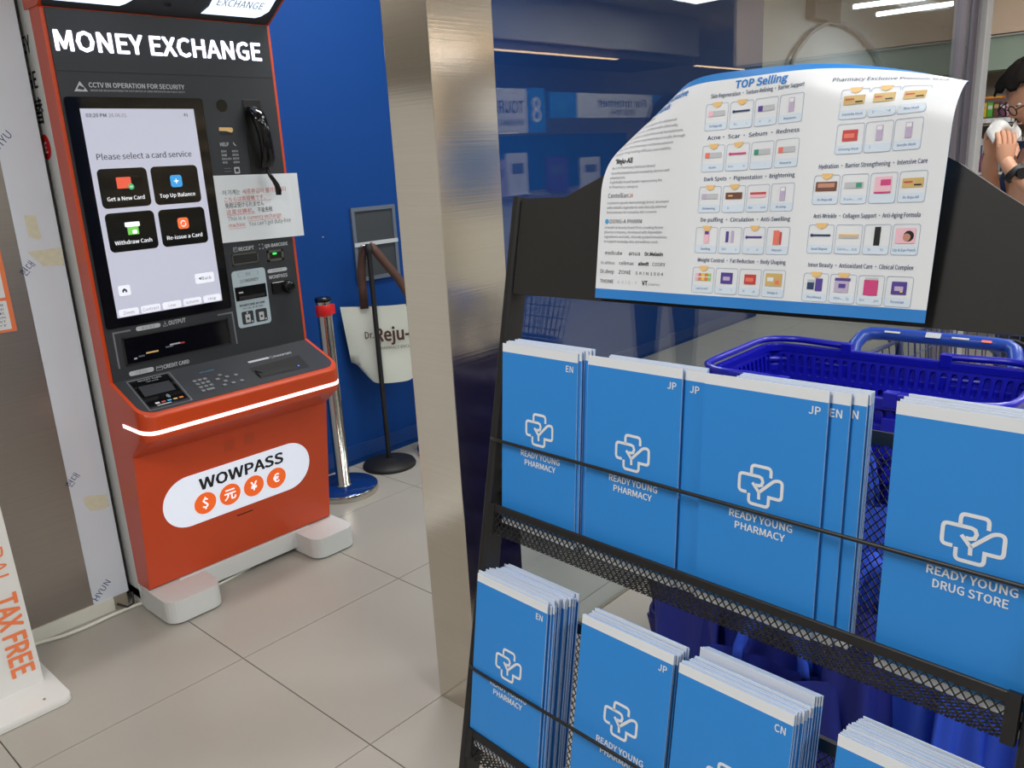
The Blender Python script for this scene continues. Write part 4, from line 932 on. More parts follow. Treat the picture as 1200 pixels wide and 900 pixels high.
# ================================================================== SHOPPING BASKETS
def basket_mesh(L=.505, W=.300, H=.21, detail=True):
    # local: y along the long side, x along the short side, z=0 at the rim
    g = G(); tp = .030
    def wallF(side):
        def F(s, d, o=0.0):     # s along, d down from rim, o outwards
            k = 1 - d / H; ly = L / 2 - .008 - tp * (1 - k); lx = W / 2 - .008 - tp * (1 - k)
            if side == 0: return Vector((lx + o, s * ly / (L / 2), -d))
            if side == 1: return Vector((-lx - o, -s * ly / (L / 2), -d))
            if side == 2: return Vector((-s * lx / (W / 2), ly + o, -d))
            return Vector((s * lx / (W / 2), -ly - o, -d))
        return F
    for side, span in ((0, L), (1, L), (2, W), (3, W)):
        F = wallF(side); p = .0188; n = int((span - .03) / p); s0 = -n * p / 2
        def quad(a, b, c, d): g.add([F(a, c), F(b, c), F(b, d), F(a, d)], [(0, 1, 2, 3)], 'basket_blue')
        quad(-span / 2, span / 2, 0, .016); quad(-span / 2, s0, .016, H); quad(s0 + n * p, span / 2, .016, H); quad(s0, s0 + n * p, .187, H)
        rows = [(.016, .062, 'groove'), (.062, .083, 'hole'), (.083, .104, 'hole'), (.104, .125, 'hole'), (.125, .146, 'hole'), (.146, .187, 'slot')]
        for a_, b_, kd in rows:
            for i in range(n):
                x0, x1 = s0 + i * p, s0 + (i + 1) * p; cx = (x0 + x1) / 2; r = .0058
                if kd in ('groove', 'slot'):
                    c0, c1 = a_ + .004 + r, b_ - .003 - r
                    ring = [(cx + r * math.cos(t), c1 + r * math.sin(t)) for t in (0, .785, 1.571, 2.356, 3.1416)] + [(cx + r * math.cos(t), c0 + r * math.sin(t)) for t in (3.1416, 3.927, 4.712, 5.498, 6.283)]
                else:
                    c0 = (a_ + b_) / 2; ring = [(cx + r * math.cos(t), c0 + r * 1.05 * math.sin(t)) for t in (0, .785, 1.571, 2.356, 3.1416, 3.927, 4.712, 5.498)]
                m = len(ring); h = m // 2
                # upper half hangs on the right/left/bottom corners
                outer = []
                for q in ring:
                    dx, dy = q[0] - cx, q[1] - (a_ + b_) / 2; sx_ = (p / 2) / max(abs(dx), 1e-9); sy_ = ((b_ - a_) / 2) / max(abs(dy), 1e-9); k_ = min(sx_, sy_)
                    outer.append((cx + dx * k_, (a_ + b_) / 2 + dy * k_))
                vs = [F(*q) for q in ring] + [F(*q) for q in outer]; o_ = m
                g.add(vs, [(j, (j + 1) % m, o_ + (j + 1) % m, o_ + j) for j in range(m)], 'basket_blue')
                cs = [(x1, b_), (x0, b_), (x0, a_), (x1, a_)]
                for c in cs:   # fill the four corners
                    j = min(range(m), key=lambda q: -((1 if c[0] > cx else -1) * (outer[q][0] - cx) / p + (1 if c[1] > (a_ + b_) / 2 else -1) * (outer[q][1] - (a_ + b_) / 2) / (b_ - a_)))
                    for jj in (j, (j - 1) % m):
                        g.add([F(*outer[jj]), F(*outer[(jj + 1) % m]), F(*c)], [(0, 1, 2)], 'basket_blue')
                if kd == 'groove':
                    g.add([F(*q) for q in ring] + [F(q[0], q[1], .0035) for q in ring], [(j, (j + 1) % m, m + (j + 1) % m, m + j) for j in range(m)] + [tuple(range(m, 2 * m))], 'basket_blue')
    ly, lx = L / 2 - .008 - tp, W / 2 - .008 - tp
    g.add([(-lx, -ly, -H), (lx, -ly, -H), (lx, ly, -H), (-lx, ly, -H)], [(0, 1, 2, 3)], 'basket_blue')
    return g
def rim_mesh(L=.505, W=.300):
    g = G(); a = rrect(-W / 2, W / 2, -L / 2, L / 2, .035, 6); b = rrect(-W / 2 + .012, W / 2 - .012, -L / 2 + .012, L / 2 - .012, .026, 6)
    sec = [(a, -.016), (a, -.002), ([(x * .995, y * .997) for x, y in a], .001), ([(x * 1.005, y * 1.003) for x, y in b], .001), (b, -.002), (b, -.014)]
    g.loft([[(x, y, z) for x, y in p] + [] for p, z in sec], 'basket_blue', cap=False); return g
def handle_mesh(s, L=.505, W=.300, yc=.09):
    g = G(); y0 = s * yc; ye = s * (L / 2 - .003); x = W / 2 - .004
    pts = [(-x, y0, .008), (-x, y0 + (ye - y0) * .35, .010), (-x - .004, ye - s * .05, .010), (-x + .03, ye, .010), (0, ye + s * .004, .010), (x - .03, ye, .010), (x + .004, ye - s * .05, .010), (x, y0 + (ye - y0) * .35, .010), (x, y0, .008)]
    P = [Vector(p) for p in pts]; sm = []
    for i in range(len(P) - 1):
        for k in range(3):
            t = k / 3; p0 = P[max(i - 1, 0)]; p1 = P[i]; p2 = P[i + 1]; p3 = P[min(i + 2, len(P) - 1)]
            sm.append(.5 * ((2 * p1) + (p2 - p0) * t + (2 * p0 - 5 * p1 + 4 * p2 - p3) * t * t + (3 * p1 - p0 - 3 * p2 + p3) * t ** 3))
    sm.append(P[-1]); g.tube(sm, .0068, 'basket_blue', 8)
    for sx_ in (-1, 1): g.box(sx_ * x - .009, sx_ * x + .009, y0 - .010, y0 + .010, -.010, .014, 'basket_blue')
    return g
NAVY = {}
BX, BY, BZ = 1.46, .502, 1.0
bk = empty('shopping_basket', (BX, BY, BZ), 'top blue plastic shopping basket with perforated walls behind the leaflet rack', 'basket', 'nested blue shopping baskets')
bw = basket_mesh().build('basket_walls', bk); md = bw.modifiers.new('s', 'SOLIDIFY'); md.thickness = .0018
rm_ = rim_mesh().build('rim', bk); md = rm_.modifiers.new('s', 'SOLIDIFY'); md.thickness = .0015
for s in (1, -1): handle_mesh(s).build('handle', bk, bevel=.001)
for k, nm in enumerate(('second', 'third', 'lowest')):
    c = copy_tree(bk); c.location = (BX + .002 * (k % 2), BY - .003 * k, BZ - .042 * (k + 1)); c['label'] = nm + ' blue basket in the nested stack under the top one'
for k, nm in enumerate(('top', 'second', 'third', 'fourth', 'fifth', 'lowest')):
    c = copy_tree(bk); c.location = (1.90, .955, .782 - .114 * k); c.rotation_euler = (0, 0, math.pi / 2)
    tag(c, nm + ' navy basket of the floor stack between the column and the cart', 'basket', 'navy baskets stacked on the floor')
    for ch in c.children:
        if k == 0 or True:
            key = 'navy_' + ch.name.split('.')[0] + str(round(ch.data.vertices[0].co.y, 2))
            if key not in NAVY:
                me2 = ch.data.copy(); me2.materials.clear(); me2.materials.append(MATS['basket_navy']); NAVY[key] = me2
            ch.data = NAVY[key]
st = empty('basket_stand', (BX, BY, 0), 'low dark stand carrying the nested blue baskets', 'stand')
for sx_ in (-1, 1):
    for sy_ in (-1, 1):
        g = G(); g.box(sx_ * .12 - .01, sx_ * .12 + .01, sy_ * .21 - .01, sy_ * .21 + .01, 0, .655, 'rack_black'); g.build('leg', st)
g = G(); g.box(-.13, .13, -.22, .22, .645, .66, 'rack_black'); g.box(-.13, .13, -.22, .22, .12, .13, 'rack_black'); g.build('shelf', st)

# folded non-woven shopping bags hanging below the baskets
def bag(loc, w_, h_, yaw, m, ph, amp, label, flare=1.25, lean=0.0, name='shopping_bag', strap_m='bag_blue', depth=.03):
    t = empty(name, loc, label, 'bag', 'blue non-woven bags under the baskets'); t.rotation_euler = (0, 0, yaw)
    g = G(); n = 22; rings = []
    for j in range(13):
        v = j / 12; z = -h_ * v; ww = w_ * (1 + (flare - 1) * v)
        am = amp * (.35 + .9 * v); ring = []
        for i in range(n + 1):
            s = i / n; ring.append(((s - .5) * ww, am * (math.sin(9 * s + ph + v * 1.2) + .5 * math.sin(21 * s + 2 * ph - v * 2.0)) - depth / 2 * math.sin(math.pi * s) + lean * v, z - .012 * math.sin(5 * s + ph)))
        for i in range(n, -1, -1):
            s = i / n; ring.append(((s - .5) * ww, am * (math.sin(8 * s + ph + .9 + v) + .5 * math.sin(19 * s + 1.4 * ph)) + depth / 2 * math.sin(math.pi * s) + .006 + lean * v, z - .012 * math.sin(4 * s + ph)))
        rings.append(ring)
    g.loft(rings, m, cap=False, smooth=True); g.build('bag_body', t)
    for sy_ in (-1, 1):
        g = G(); vs = []
        for k in range(11):
            a = math.pi * k / 10; x = -.055 * math.cos(a) * w_ / .2; z = .10 * math.sin(a) - .01
            vs += [(x * .86, sy_ * .010, z * .86), (x * 1.14, sy_ * .012 + .004 * math.sin(k), z * 1.14)]
        g.add(vs, [(2 * i, 2 * i + 2, 2 * i + 3, 2 * i + 1) for i in range(10)], strap_m, True); o = g.build('strap', t); md = o.modifiers.new('s', 'SOLIDIFY'); md.thickness = .0015
    return t
HP = math.pi / 2
bag((1.285, .46, .845), .15, .44, HP, 'bag_blue', .4, .010, 'lighter blue bag hanging highest behind the rack mesh', 1.2)
bag((1.275, .30, .74), .17, .38, HP + .25, 'bag_blue', 1.9, .018, 'bright blue folded bag hanging behind the drug store leaflets', 1.3)
bag((1.300, .62, .70), .20, .34, HP - .2, 'bag_navy', 3.1, .016, 'navy bag hanging at the left under the baskets', 1.35)
bag((1.255, .17, .70), .15, .36, HP - .1, 'bag_blue', 5.0, .02, 'bright blue bag at the far right under the baskets', 1.3)
bag((1.250, .40, .66), .12, .34, HP + .5, 'bag_navy', 2.4, .018, 'narrow navy bag turned edgewise in the middle of the bag cluster', 1.4)
bag((1.36, .80, .56), .26, .30, HP - .5, 'bag_navy', .9, .02, 'wide navy bag sagging at the lower left of the bag cluster', 1.2)
bag((1.245, .25, .60), .09, .30, HP + .8, 'bag_blue', 4.1, .012, 'narrow bright blue fold between the larger bags', 1.6)
bag((1.36, .10, .78), .18, .42, HP, 'bag_navy', 4.4, .02, 'navy bag hanging furthest to the right behind the others', 1.2)
bag((1.22, .55, .52), .22, .24, HP + .15, 'bag_navy', 5.6, .022, 'low navy bag in front of the cluster behind the lower leaflets', 1.3)

# ================================================================== SHOPPING CART
CX, CY = 2.0, .538
ct = empty('shopping_cart', (CX, CY, 0), 'shopping cart with blue handle and wire basket behind the blue baskets', 'cart')
g = G(); hy = .144
g.tube([(-.055, hy + .022, .905), (-.035, hy + .024, .928), (-.015, hy + .016, .944), (0, hy, .950), (0, hy - .03, .952), (0, -hy + .03, .952), (0, -hy, .950), (-.015, -hy - .016, .944), (-.035, -hy - .024, .928), (-.055, -hy - .022, .905)], .0155, 'cart_blue', 14)
hd_ = g.build('handle', ct)
g = G(); F = frame((-.0135, 0, .9605), (0, -1, 0), (.7, 0, .7), (-.7, 0, .7))
rr(g, F, -.02, .012, -.006, .008, .002, 'pill_grey', .001); rr(g, F, -.11, -.075, -.003, .002, .001, 'pill_grey', .001); rr(g, F, .035, .07, -.003, .002, .001, 'pill_grey', .001); rr(g, F, .095, .115, -.005, .001, .001, 'p_coral', .001)
tag(g.build('handle_label', hd_), 'worn pale label spots on the blue handle')
for s in (1, -1):
    g = G(); y = s * (hy + .022)
    g.tube([(-.055, y, .908), (-.075, y, .87), (-.085, y, .80), (-.07, y, .60), (.0, y, .38), (.10, y, .24), (.62, y * .86, .20)], .011, 'cart_metal', 10); g.build('side_frame', ct)
    g = G(); g.tube([(.06, s * .10, .93), (.085, s * .105, .915), (.10, s * .11, .87), (.105, s * .11, .62)], .009, 'cart_metal', 8); g.build('upright', ct)
def wire_panel(g, P, nu, nv, r=.0018, m='cart_metal'):
    for i in range(nu + 1): g.tube([P(i / nu, 0), P(i / nu, 1)], r, m, 5)
    for j in range(nv + 1): g.tube([P(0, j / nv), P(1, j / nv)], r * 1.2, m, 5)
def cb(u, v, side):   # basket corners: rear x .05 front x .72
    z = .58 + .29 * v; xr = .09 - .02 * v; xf = .66 + .08 * v; wr = .155 + .035 * v; wf_ = .115 + .03 * v
    if side == 'L': return (xr + (xf - xr) * u, wr + (wf_ - wr) * u, z)
    if side == 'R': return (xr + (xf - xr) * u, -wr - (wf_ - wr) * u, z)
    if side == 'F': return (xf, -wf_ + 2 * wf_ * u, z)
    return (xr, -wr + 2 * wr * u, z)
g = G()
for s_ in 'LR': wire_panel(g, lambda u, v: cb(u, v, s_), 16, 5)
wire_panel(g, lambda u, v: cb(u, v, 'F'), 10, 6); wire_panel(g, lambda u, v: cb(u, v, 'B'), 12, 6)
wire_panel(g, lambda u, v: (.09 + .57 * u, (-.155 + .04 * u) * (1 - 2 * v), .58), 16, 8)
g.tube([cb(0, 1, 'L'), cb(1, 1, 'L'), cb(1, 1, 'R'), cb(0, 1, 'R')], .006, 'cart_metal', 8); g.build('wire_basket', ct)
g = G(); g.tube([(.12, .14, .905), (.13, .145, .925), (.145, .13, .93), (.15, -.13, .93), (.14, -.15, .925)], .004, 'black_matte', 8); g.tube([(.18, .13, .90), (.18, -.14, .90)], .003, 'black_matte', 6)
g.tube([(.14, .13, .93), (.20, .13, .76)], .003, 'black_matte', 6)
for k in range(9): g.tube([(.145, -.12 + k * .03, .93), (.20, -.12 + k * .03, .76)], .0016, 'cart_metal', 5)
g.build('seat_flap', ct)
for x, y in ((.02, .16), (.02, -.16), (.60, .13), (.60, -.13)):
    g = G(); g.tube([(x, y - .012, .055), (x, y + .012, .055)], .055, 'black_matte', 20); wh = g.build('wheel', ct)
    g = G(); g.box(x - .01, x + .01, y - .02, y - .014, .05, .21, 'cart_metal'); g.box(x - .01, x + .01, y + .014, y + .02, .05, .21, 'cart_metal'); g.box(x - .01, x + .01, y - .02, y + .02, .12, .21, 'cart_metal'); g.build('fork', wh)

# ================================================================== COSMETICS SHELF AT THE RIGHT
SX = 6.3
sh = empty('display_shelf', (SX, .9, 0), 'cosmetics display shelf with pale bulkhead beyond the white post', 'shelf')
g = G(); g.box(.32, .34, -1.2, .76, 0, 1.80, 'shelf_metal'); g.build('back_panel', sh)
for i, (z, m_) in enumerate(((.30, 'shelf_metal'), (.75, 'shelf_metal'), (1.14, 'wall_white'), (1.49, 'shelf_dark'))):
    g = G(); g.box(-.02, .32, -1.2, .76, z - .015, z, m_); g.build('shelf_board', sh)
g = G(); g.box(-.02, .33, .76, .775, 0, 1.80, 'shelf_metal'); g.box(-.02, .33, -1.225, -1.2, 0, 1.80, 'shelf_metal'); g.build('side_panel', sh)
g = G(); g.box(-.06, .35, -1.25, .775, 1.775, 1.975, 'band_green'); g.build('header_band', sh)
g = G(); g.box(-.10, .40, -1.3, .79, 1.978, CEIL, 'bulkhead'); g.build('bulkhead', sh)
g = G(); g.box(-.10, -.06, -1.3, .79, 1.972, 1.985, 'wall_white'); g.build('edge_trim', sh)
def product(name, x, y, z, w_, d_, h_, m, label, cat, shape='box', m2='p_white', grp='cosmetics on the display shelf'):
    t = None; g = G()
    if shape == 'box':
        g.box(-d_ / 2, d_ / 2, -w_ / 2, w_ / 2, 0, h_, m); g.box(-d_ / 2 - .0006, -d_ / 2, -w_ / 2 * .8, w_ / 2 * .8, h_ * .55, h_ * .8, m2)
        t = g.build(name, bevel=.001)
    else:
        r = w_ / 2; g.lathe([(r * .95, 0), (r, .004), (r, h_ * .62), (r * .85, h_ * .70), (r * .4, h_ * .74), (r * .4, h_ * .80)], (0, 0, 0), m, 16); t = g.build(name)
        g = G()
        if shape == 'pump': g.lathe([(r * .5, h_ * .78), (r * .5, h_ * .86), (r * .12, h_ * .87), (r * .12, h_)], (0, 0, 0), m2, 12); g.box(-r * 1.1, r * .2, -r * .2, r * .2, h_ * .96, h_ * 1.01, m2)
        else: g.lathe([(r * .55, h_ * .74), (r * .55, h_), (r * .5, h_ * 1.01)], (0, 0, 0), m2, 12)
        g.build('pump' if shape == 'pump' else 'cap', t)
    t.location = (x, y, z); tag(t, label, cat, grp)
cols = ['p_orange', 'p_pink', 'p_yellow', 'p_green', 'p_brown', 'p_purple', 'p_pink', 'p_lilac', 'p_red', 'p_tan', 'p_pinkl', 'p_slate']
cn = dict(p_orange='orange', p_pink='dusty pink', p_yellow='yellow', p_green='green', p_brown='brown', p_purple='plum', p_lilac='lilac', p_red='red', p_tan='tan', p_pinkl='pale pink', p_slate='slate blue', p_white='white')
for i in range(12):
    m_ = cols[i]; product('carton', SX + .03, 1.600 - i * .036, 1.491, .031, .05, .088 + .006 * (i % 3 == 1), m_, 'upright ' + cn[m_] + ' carton on the top shelf board, ' + ('left part of the row' if i < 6 else 'right part of the row'), 'box', m2='p_white' if i % 2 else 'p_tan')
for i in range(4):
    product('flat_carton', SX + .06, 1.585 - i * .045, 1.603, .044, .08, .016, 'p_orange', 'flat orange carton lying on the upright boxes, number ' + ('one', 'two', 'three', 'four')[i] + ' from the left', 'box', m2='p_yellow')
g = G(); g.box(-.10, -.02, -.11, .11, 0, .006, 'p_white'); g.box(-.10, -.095, -.11, .11, 0, .035, 'p_white')
for k in range(7): g.box(-.10, -.02, -.11 + k * .0365, -.107 + k * .0365, 0, .032, 'p_white')
for k in range(6): g.box(-.085, -.03, -.100 + k * .0365, -.080 + k * .0365, .006, .026, ('p_slate', 'p_white', 'p_lilac')[k % 3])
o = g.build('tester_tray'); o.location = (SX + .0, 1.45, 1.445); tag(o, 'white divided tester tray below the top shelf board', 'tray')
g = G(); g.box(-.10, .32, -.13, .13, -.008, 0, 'shelf_metal'); o = g.build('tray_ledge'); o.parent = sh; o.location = (0, .55, 1.444)
bt = [('pump', 1.548, .13, 'p_white', 'p_white', 'white pump bottle'), ('cap', 1.520, .12, 'p_purple', 'p_purple', 'plum bottle'), ('cap', 1.490, .115, 'p_tan', 'p_white', 'tan bottle'), ('pump', 1.462, .27, 'p_slate', 'p_white', 'tall slate bottle with white pump'), ('cap', 1.432, .20, 'p_slate', 'p_white', 'slate blue bottle'), ('cap', 1.375, .18, 'p_slate', 'p_slate', 'all slate bottle'), ('cap', 1.330, .15, 'p_purple', 'p_white', 'plum bottle with white cap'), ('cap', 1.285, .19, 'p_tan', 'p_tan', 'all tan bottle'), ('pump', 1.24, .22, 'p_white', 'p_slate', 'white bottle with slate pump')]
for s_, y, h_, m1, m2, lb in bt: product('lotion_bottle', SX + .02, y, 1.141, .030, .03, h_, m1, lb + ' on the middle shelf board', 'bottle', s_, m2)
for i in range(7): product('white_carton', SX + .10, 1.55 - i * .055, 1.141, .045, .04, .215 + .02 * (i % 2), 'p_white', 'tall white carton with dark label behind the bottles, ' + ('left' if i < 3 else 'right') + ' end of the row', 'box', m2='p_slate')
# thin cable loops on the pale wall behind the glass, dark hanging panel
g = G(); pts = [(7.78, 2.03), (7.93, 2.21), (8.25, 2.40), (8.66, 2.52), (9.08, 2.53), (9.5, 2.46), (9.92, 2.32), (10.18, 2.15), (10.33, 1.92)]
g.tube([(x, 3.55, z) for x, z in pts], .022, 'print_grey', 8); tag(g.build('arched_cable'), 'grey cable arching over the pale wall behind the glass', 'cable')
g = G(); g.tube([(x, 3.55, z) for x, z in ((10.35, 2.05), (10.5, 2.13), (10.8, 2.17), (11.1, 2.12), (11.5, 1.95), (11.8, 1.7))], .02, 'print_grey', 8); tag(g.build('arched_cable'), 'second smaller grey cable arch right of the first', 'cable')
g = G(); g.box(8.22, 8.83, 3.5, 3.595, 2.52, CEIL, 'wood'); tag(g.build('wooden_panel'), 'small brown panel high on the pale wall behind the glass', 'panel')
area('strip_light_glow', (9, 2.8, 2.6), 1.2, .3, 16, (.95, .97, 1))

# ================================================================== SERVICE DESKS OPPOSITE THE GLASS (seen mirrored)
def desk_sign(x0, x1, z0, z1, m, label, items):
    t = empty('desk_sign', ((x0 + x1) / 2, -2.06, z0), label, 'sign'); xc = (x0 + x1) / 2
    g = G(); g.box(x0 - xc, x1 - xc, -.03, 0, 0, z1 - z0, m); g.build('board', t)
    g = G(); F = frame((0, .001, 0), (-1, 0, 0), (0, 0, 1), (0, 1, 0))
    for it in items: text(g, F, it[0], it[1], it[2], it[3], it[4], it[5], .001, .02)
    if items: g.build('lettering', t)
    return t
desk_sign(4.95, 5.65, 1.60, 1.96, 'p_white', 'white TOURIST sign board over desk eight mirrored in the glass', [('TOURIST', -.30, .20, .16, .10, 'print_navy'), ('INFORMATION', -.30, .12, .06, .05, 'print_grey')])
desk_sign(5.655, 5.90, 1.60, 1.97, 'leaf_blue', 'blue number 8 sign next to the TOURIST board', [('8', -.06, .06, .09, .20, 'print_white')])
desk_sign(5.96, 6.35, 1.72, 1.94, 'leaf_blue', 'blue square sign mirrored between the two white sign boards', [('✽', -.07, .07, .05, .11, 'p_sky')])
desk_sign(6.36, 7.60, 1.72, 1.94, 'p_white', 'long white sign board For Internet mirrored in the glass', [('For Internet', -.50, .30, .10, .07, 'print_navy'), ('환급 창구', -.3, .1, .03, .045, 'print_grey')])
desk_sign(7.61, 7.86, 1.72, 1.94, 'leaf_blue', 'narrow blue number 9 sign at the end of the For Internet board', [('9', -.05, .05, .05, .12, 'print_white')])
desk_sign(7.92, 8.80, 1.72, 1.94, 'leaf_blue', 'wide plain blue sign board at the far end of the desks', [])
sd = empty('service_desk', (6.4, -2.3, 0), 'long white service desk under the numbered signs mirrored in the glass', 'desk')
g = G(); g.box(-1.6, 2.4, -.30, .15, 0, 1.05, 'wall_white'); g.build('front', sd)
g = G(); g.box(-1.62, 2.42, -.32, .2, 1.05, 1.08, 'shelf_metal'); g.build('worktop', sd)
g = G(); g.box(-1.6, 2.4, -1.0, -.9, 0, 1.62, 'leaf_blue'); g.build('back_wall', sd)
g = G(); g.box(-1.15, -.8, .15, .17, 1.60, 1.612, 'lamp_warm'); o = g.build('desk_light', sd)
for i, (x, w_, z0, z1, m_) in enumerate(((5.55, .26, 1.15, 1.50, 'p_white'), (5.30, .20, 1.15, 1.45, 'p_lilac'), (6.1, .3, 1.12, 1.42, 'p_violet'), (6.6, .3, 1.12, 1.4, 'p_white'))):
    g = G(); g.box(-w_ / 2, w_ / 2, -.01, .01, 0, z1 - z0, m_); g.box(-w_ * .3, w_ * .3, .0105, .0115, (z1 - z0) * .5, (z1 - z0) * .75, 'p_slate'); g.box(-w_ / 2, w_ / 2, -.04, .04, -.005, 0, m_); o = g.build('counter_display'); o.location = (x, -2.12, 1.085); tag(o, ('white tilted', 'lilac', 'violet', 'wide white')[i] + ' display card on the mirrored service desk', 'display')

# ================================================================== PERSON AT THE SHELF
Fv = Vector((-.67, .74, 0)).normalized(); Lv = Vector((-.74, -.67, 0)).normalized()
pm = Matrix.Identity(4)
for i in range(3): pm[i][0] = Fv[i]; pm[i][1] = Lv[i]
pm.translation = Vector((3.56, .62, 0))
person = empty('person', label='person with short black hair and glasses bending over something in their hands', cat='person', mw=pm)
J = dict(pelvis=((0, 0, .92), .13), belly=((.0, 0, 1.03), .125), chest=((.01, 0, 1.20), .135), ntop=((.02, 0, 1.34), .075), neck=((.05, 0, 1.41), .055), head0=((.075, 0, 1.47), .05),
         shL=((.0, .15, 1.31), .062), elL=((.05, .23, 1.08), .042), wrL=((.20, .065, 1.275), .026), haL=((.205, .045, 1.315), .026),
         shR=((.0, -.15, 1.31), .062), elR=((.07, -.23, 1.08), .042), wrR=((.20, -.06, 1.29), .026), haR=((.205, -.03, 1.335), .026),
         hpL=((0, .09, .86), .095), knL=((.02, .10, .48), .062), anL=((-.01, .10, .09), .042), toL=((.13, .11, .035), .034),
         hpR=((0, -.09, .86), .095), knR=((.02, -.10, .48), .062), anR=((-.01, -.10, .09), .042), toR=((.13, -.11, .035), .034))
E_ = [('pelvis', 'belly'), ('belly', 'chest'), ('chest', 'ntop'), ('ntop', 'neck'), ('neck', 'head0'), ('ntop', 'shL'), ('shL', 'elL'), ('elL', 'wrL'), ('wrL', 'haL'), ('ntop', 'shR'), ('shR', 'elR'), ('elR', 'wrR'), ('wrR', 'haR'),
      ('pelvis', 'hpL'), ('hpL', 'knL'), ('knL', 'anL'), ('anL', 'toL'), ('pelvis', 'hpR'), ('hpR', 'knR'), ('knR', 'anR'), ('anR', 'toR')]
nm_ = list(J); me = bpy.data.meshes.new('body'); me.from_pydata([J[k][0] for k in nm_], [(nm_.index(a), nm_.index(b)) for a, b in E_], [])
tmp = bpy.data.objects.new('body_tmp', me); COL.objects.link(tmp)
sk = tmp.modifiers.new('skin', 'SKIN'); sv = me.skin_vertices[0].data
for i, k in enumerate(nm_): sv[i].radius = (J[k][1], J[k][1] * (1.15 if k in ('chest', 'belly', 'pelvis') else 1))
sv[0].use_root = True
ss = tmp.modifiers.new('sub', 'SUBSURF'); ss.levels = 2; ss.render_levels = 2
bm_ = bpy.data.meshes.new_from_object(tmp.evaluated_get(bpy.context.evaluated_depsgraph_get()))
g = G(); vs = [tuple(v.co) for v in bm_.vertices]
fs = [tuple(p.vertices) for p in bm_.polygons]; bpy.data.objects.remove(tmp)
def body_mat(c):
    x, y, z = c
    if z < .06: return 'black_matte'
    if z < .93: return 'trousers'
    if abs(y) > .215 and z < 1.18 or x > .10: return 'skin' if (x > .075) else 'shirt'
    if z > 1.385: return 'skin'
    return 'shirt'
g.v = vs
for f in fs:
    c = [sum(vs[i][k] for i in f) / len(f) for k in range(3)]; g.f.append(list(f)); g.m.append(body_mat(c)); g.smooth.append(True)
# head: shaped ball bent forwards, nose, ears
HC = Vector((.085, 0, 1.515)); tilt = math.radians(30)
def hd(u, v):   # u azimuth, v polar
    x, y, z = math.sin(v) * math.cos(u), math.sin(v) * math.sin(u), math.cos(v)
    sx_ = .098 if x > 0 else .100; px, py, pz = x * sx_, y * .076, z * .118
    if z < 0: py *= 1 - .28 * (-z) ** 1.5; px *= 1 - (.10 if x > 0 else .38) * (-z)
    if x > .7 and abs(y) < .32: px += .022 * max(0, 1 - abs(y) / .28) * max(0, 1 - abs(z + .12) / .22)   # nose
    if x > .6: px -= .007 * math.exp(-((z - .12) / .12) ** 2) * math.exp(-((abs(y) - .42) / .2) ** 2)           # eye sockets
    if x > .7: px += .006 * math.exp(-((z + .48) / .08) ** 2) * math.exp(-(y / .3) ** 2)                        # lips
    q = Vector((px, py, pz)); q = Matrix.Rotation(tilt, 3, 'Y') @ q
    return HC + q
nu, nv = 40, 30
vs = [hd(2 * math.pi * i / nu, math.pi * (j + .001) / (nv + .002)) for j in range(nv + 1) for i in range(nu)]
g.add(vs, [(j * nu + i, (j + 1) * nu + i, (j + 1) * nu + (i + 1) % nu, j * nu + (i + 1) % nu) for j in range(nv) for i in range(nu)], 'skin', True)
HR = Matrix.Rotation(tilt, 3, 'Y')
hp3 = lambda x, y, z: HC + HR @ Vector((x, y, z))
for s in (-1, 1):
    g.loft([[hp3(-.008 + a * math.cos(t), s * (.070 + d), -.005 + b * math.sin(t)) for t in [2 * math.pi * k / 10 for k in range(10)]] for d, a, b in ((0, .012, .022), (.012, .018, .032), (.016, .012, .025))], 'skin', smooth=True)
    g.lathe([(.0, -.005), (.009, 0), (.0, .005)], tuple(hp3(.083, s * .031, .014)), 'print_white', 8)
    flat(g, frame(hp3(.0925, s * .031, .012), HR @ Vector((0, 1, 0)), HR @ Vector((0, 0, 1)), HR @ Vector((1, 0, 0))), circ(0, 0, .004, 8), 'hair', .001)
g.tube([hp3(.098, -.02, -.052), hp3(.101, 0, -.053), hp3(.098, .02, -.052)], .003, 'p_skin', 6)
# fingers
for s, (wx, wy, wz) in ((1, (.205, .050, 1.31)), (-1, (.205, -.035, 1.33))):
    g.loft([[(wx + a * math.cos(t), wy + b * math.sin(t), wz + d) for t in [2 * math.pi * k / 10 for k in range(10)]] for d, a, b in ((-.02, .022, .018), (.01, .034, .018), (.045, .036, .014))], 'skin', smooth=True)
    for k in range(4):
        x = wx - .026 + k * .0175; ln = (.055, .066, .070, .060)[k]
        g.tube([(x, wy, wz + .035), (x, wy - s * .004, wz + .035 + ln * .45), (x - .003, wy - s * .020, wz + .035 + ln * .75), (x - .004, wy - s * .034, wz + .035 + ln * .8)], [.009, .0085, .0078, .0065], 'skin', 8)
    g.tube([(wx - .028, wy, wz), (wx - .045, wy - s * .012, wz + .02), (wx - .048, wy - s * .028, wz + .042)], [.011, .0095, .008], 'skin', 8)
g.build('body', person)
g = G(); rings = []
for j in range(17):
    v = math.pi * .62 * j / 16; ring = []
    for i in range(36):
        u = 2 * math.pi * i / 36; vv = v * (1 - .46 * min(1, max(0, (math.cos(u) + .35) / .75)) ** .8) * (1 + (.06 * math.sin(13 * u) + .04 * math.sin(29 * u)) * (j / 16))
        p = Vector((math.sin(vv) * math.cos(u) * (.112 if math.cos(u) > 0 else .110), math.sin(vv) * math.sin(u) * .087, math.cos(vv) * .134))
        k_ = 1 + .02 * math.sin(9 * u + 5 * v) + (.16 * (j / 16) ** 3 if math.cos(u) > .45 else 0) + .03 * math.sin(17 * u) * (j / 16)
        ring.append(hp3(*(p * k_)))
    rings.append(ring)
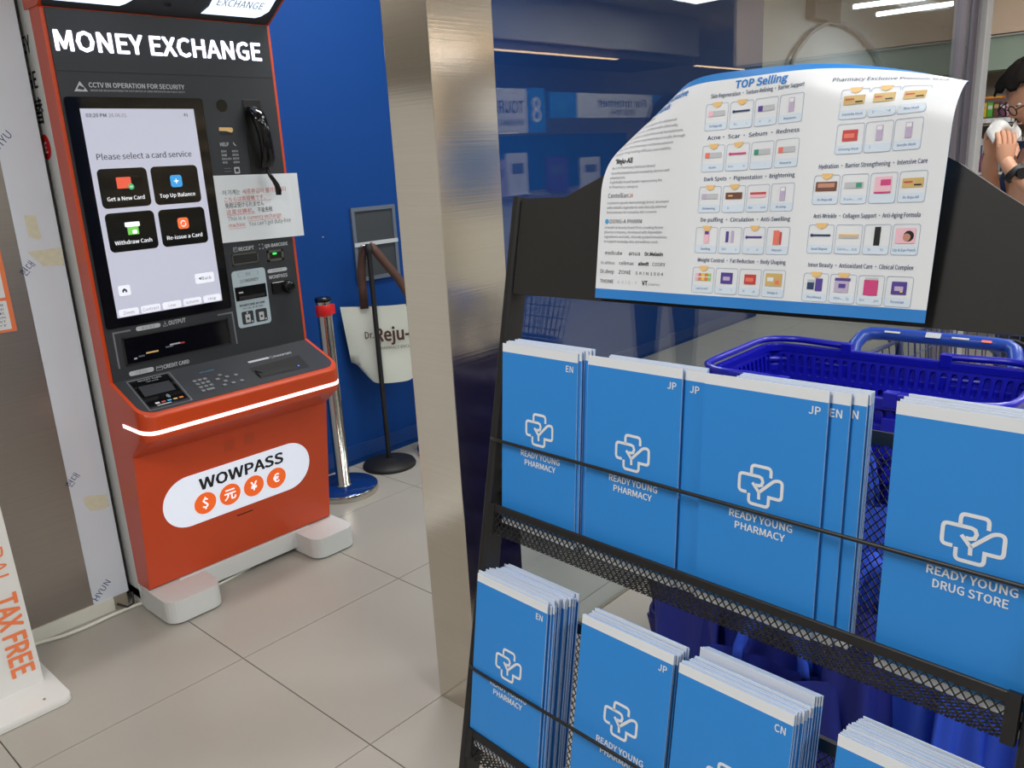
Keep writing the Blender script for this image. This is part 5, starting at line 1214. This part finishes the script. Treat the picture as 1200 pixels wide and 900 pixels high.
g.loft(rings, 'hair', cap=False, smooth=True); o = g.build('hair', person); md = o.modifiers.new('s', 'SOLIDIFY'); md.thickness = .007
g = G()
for s in (-1, 1):
    g.tube([hp3(.113, s * .032 + .022 * math.cos(t), .006 + .018 * math.sin(t)) for t in [2 * math.pi * k / 14 for k in range(15)]], .0022, 'black_gloss', 6)
    g.tube([hp3(.112, s * .054, .010), hp3(.08, s * .080, .012), hp3(0, s * .088, .012)], .0024, 'black_gloss', 6)
g.tube([hp3(.113, -.010, .010), hp3(.116, 0, .014), hp3(.113, .010, .010)], .002, 'black_gloss', 6); tag(g.build('glasses', person), 'thin black glasses')
g = G(); wd_ = (Vector(J['wrL'][0]) - Vector(J['elL'][0])).normalized(); wc = Vector(J['wrL'][0]) - wd_ * .03
g.tube([wc - wd_ * .011, wc + wd_ * .011], .037, 'black_matte', 18); sidev = wd_.cross(Vector((0, 0, 1))).normalized()
g.tube([wc + Vector((0, .034, .0)), wc + Vector((0, .045, 0))], .019, 'black_gloss', 12); tag(g.build('watch', person), 'black watch on the wrist')
g = G(); ring0 = []
for j in range(9):
    for i in range(13):
        a, b = i / 12 - .5, j / 8 - .5
        ring0.append((a * .10, .02 * math.sin(7 * a + 4 * b), b * .055 + .014 * math.sin(8 * a)))
g.add(ring0, [(j * 13 + i, j * 13 + i + 1, (j + 1) * 13 + i + 1, (j + 1) * 13 + i) for j in range(8) for i in range(12)], 'tissue', True)
ti = g.build('paper_tissue'); md = ti.modifiers.new('s', 'SOLIDIFY'); md.thickness = .004
ti.matrix_world = pm @ Matrix.Translation((.195, .008, 1.395)); tag(ti, 'crumpled white tissue held in the hands of the person', 'tissue')
# remove lettering helpers
for c in list(bpy.data.curves):
    if c.users == 0: bpy.data.curves.remove(c)

lu = empty('lit_shelf_unit', (3.93, -2.35, 0), 'unseen shelf unit added for the warm streaks in the steel column', 'shelf')  # unseen unit, added to carry the warm strips reflected in the column
g = G(); g.box(-.95, .75, -.32, -.30, 0, 2.2, 'wall_beige'); g.build('back_panel', lu)
for x in (-.95, .73):
    g = G(); g.box(x, x + .02, -.30, .0, 0, 2.2, 'wall_white'); g.build('side_panel', lu)
for z in (.5, .9, 1.25, 1.48, 1.66, 1.86, 2.18):
    g = G(); g.box(-.93, .73, -.30, .0, z, z + .02, 'wall_white'); sb = g.build('shelf_board', lu)
    if z > 1.2:
        g = G(); g.box(-.90, .70, -.012, .002, z - .012, z, 'lamp_warm'); g.build('light_strip', sb)
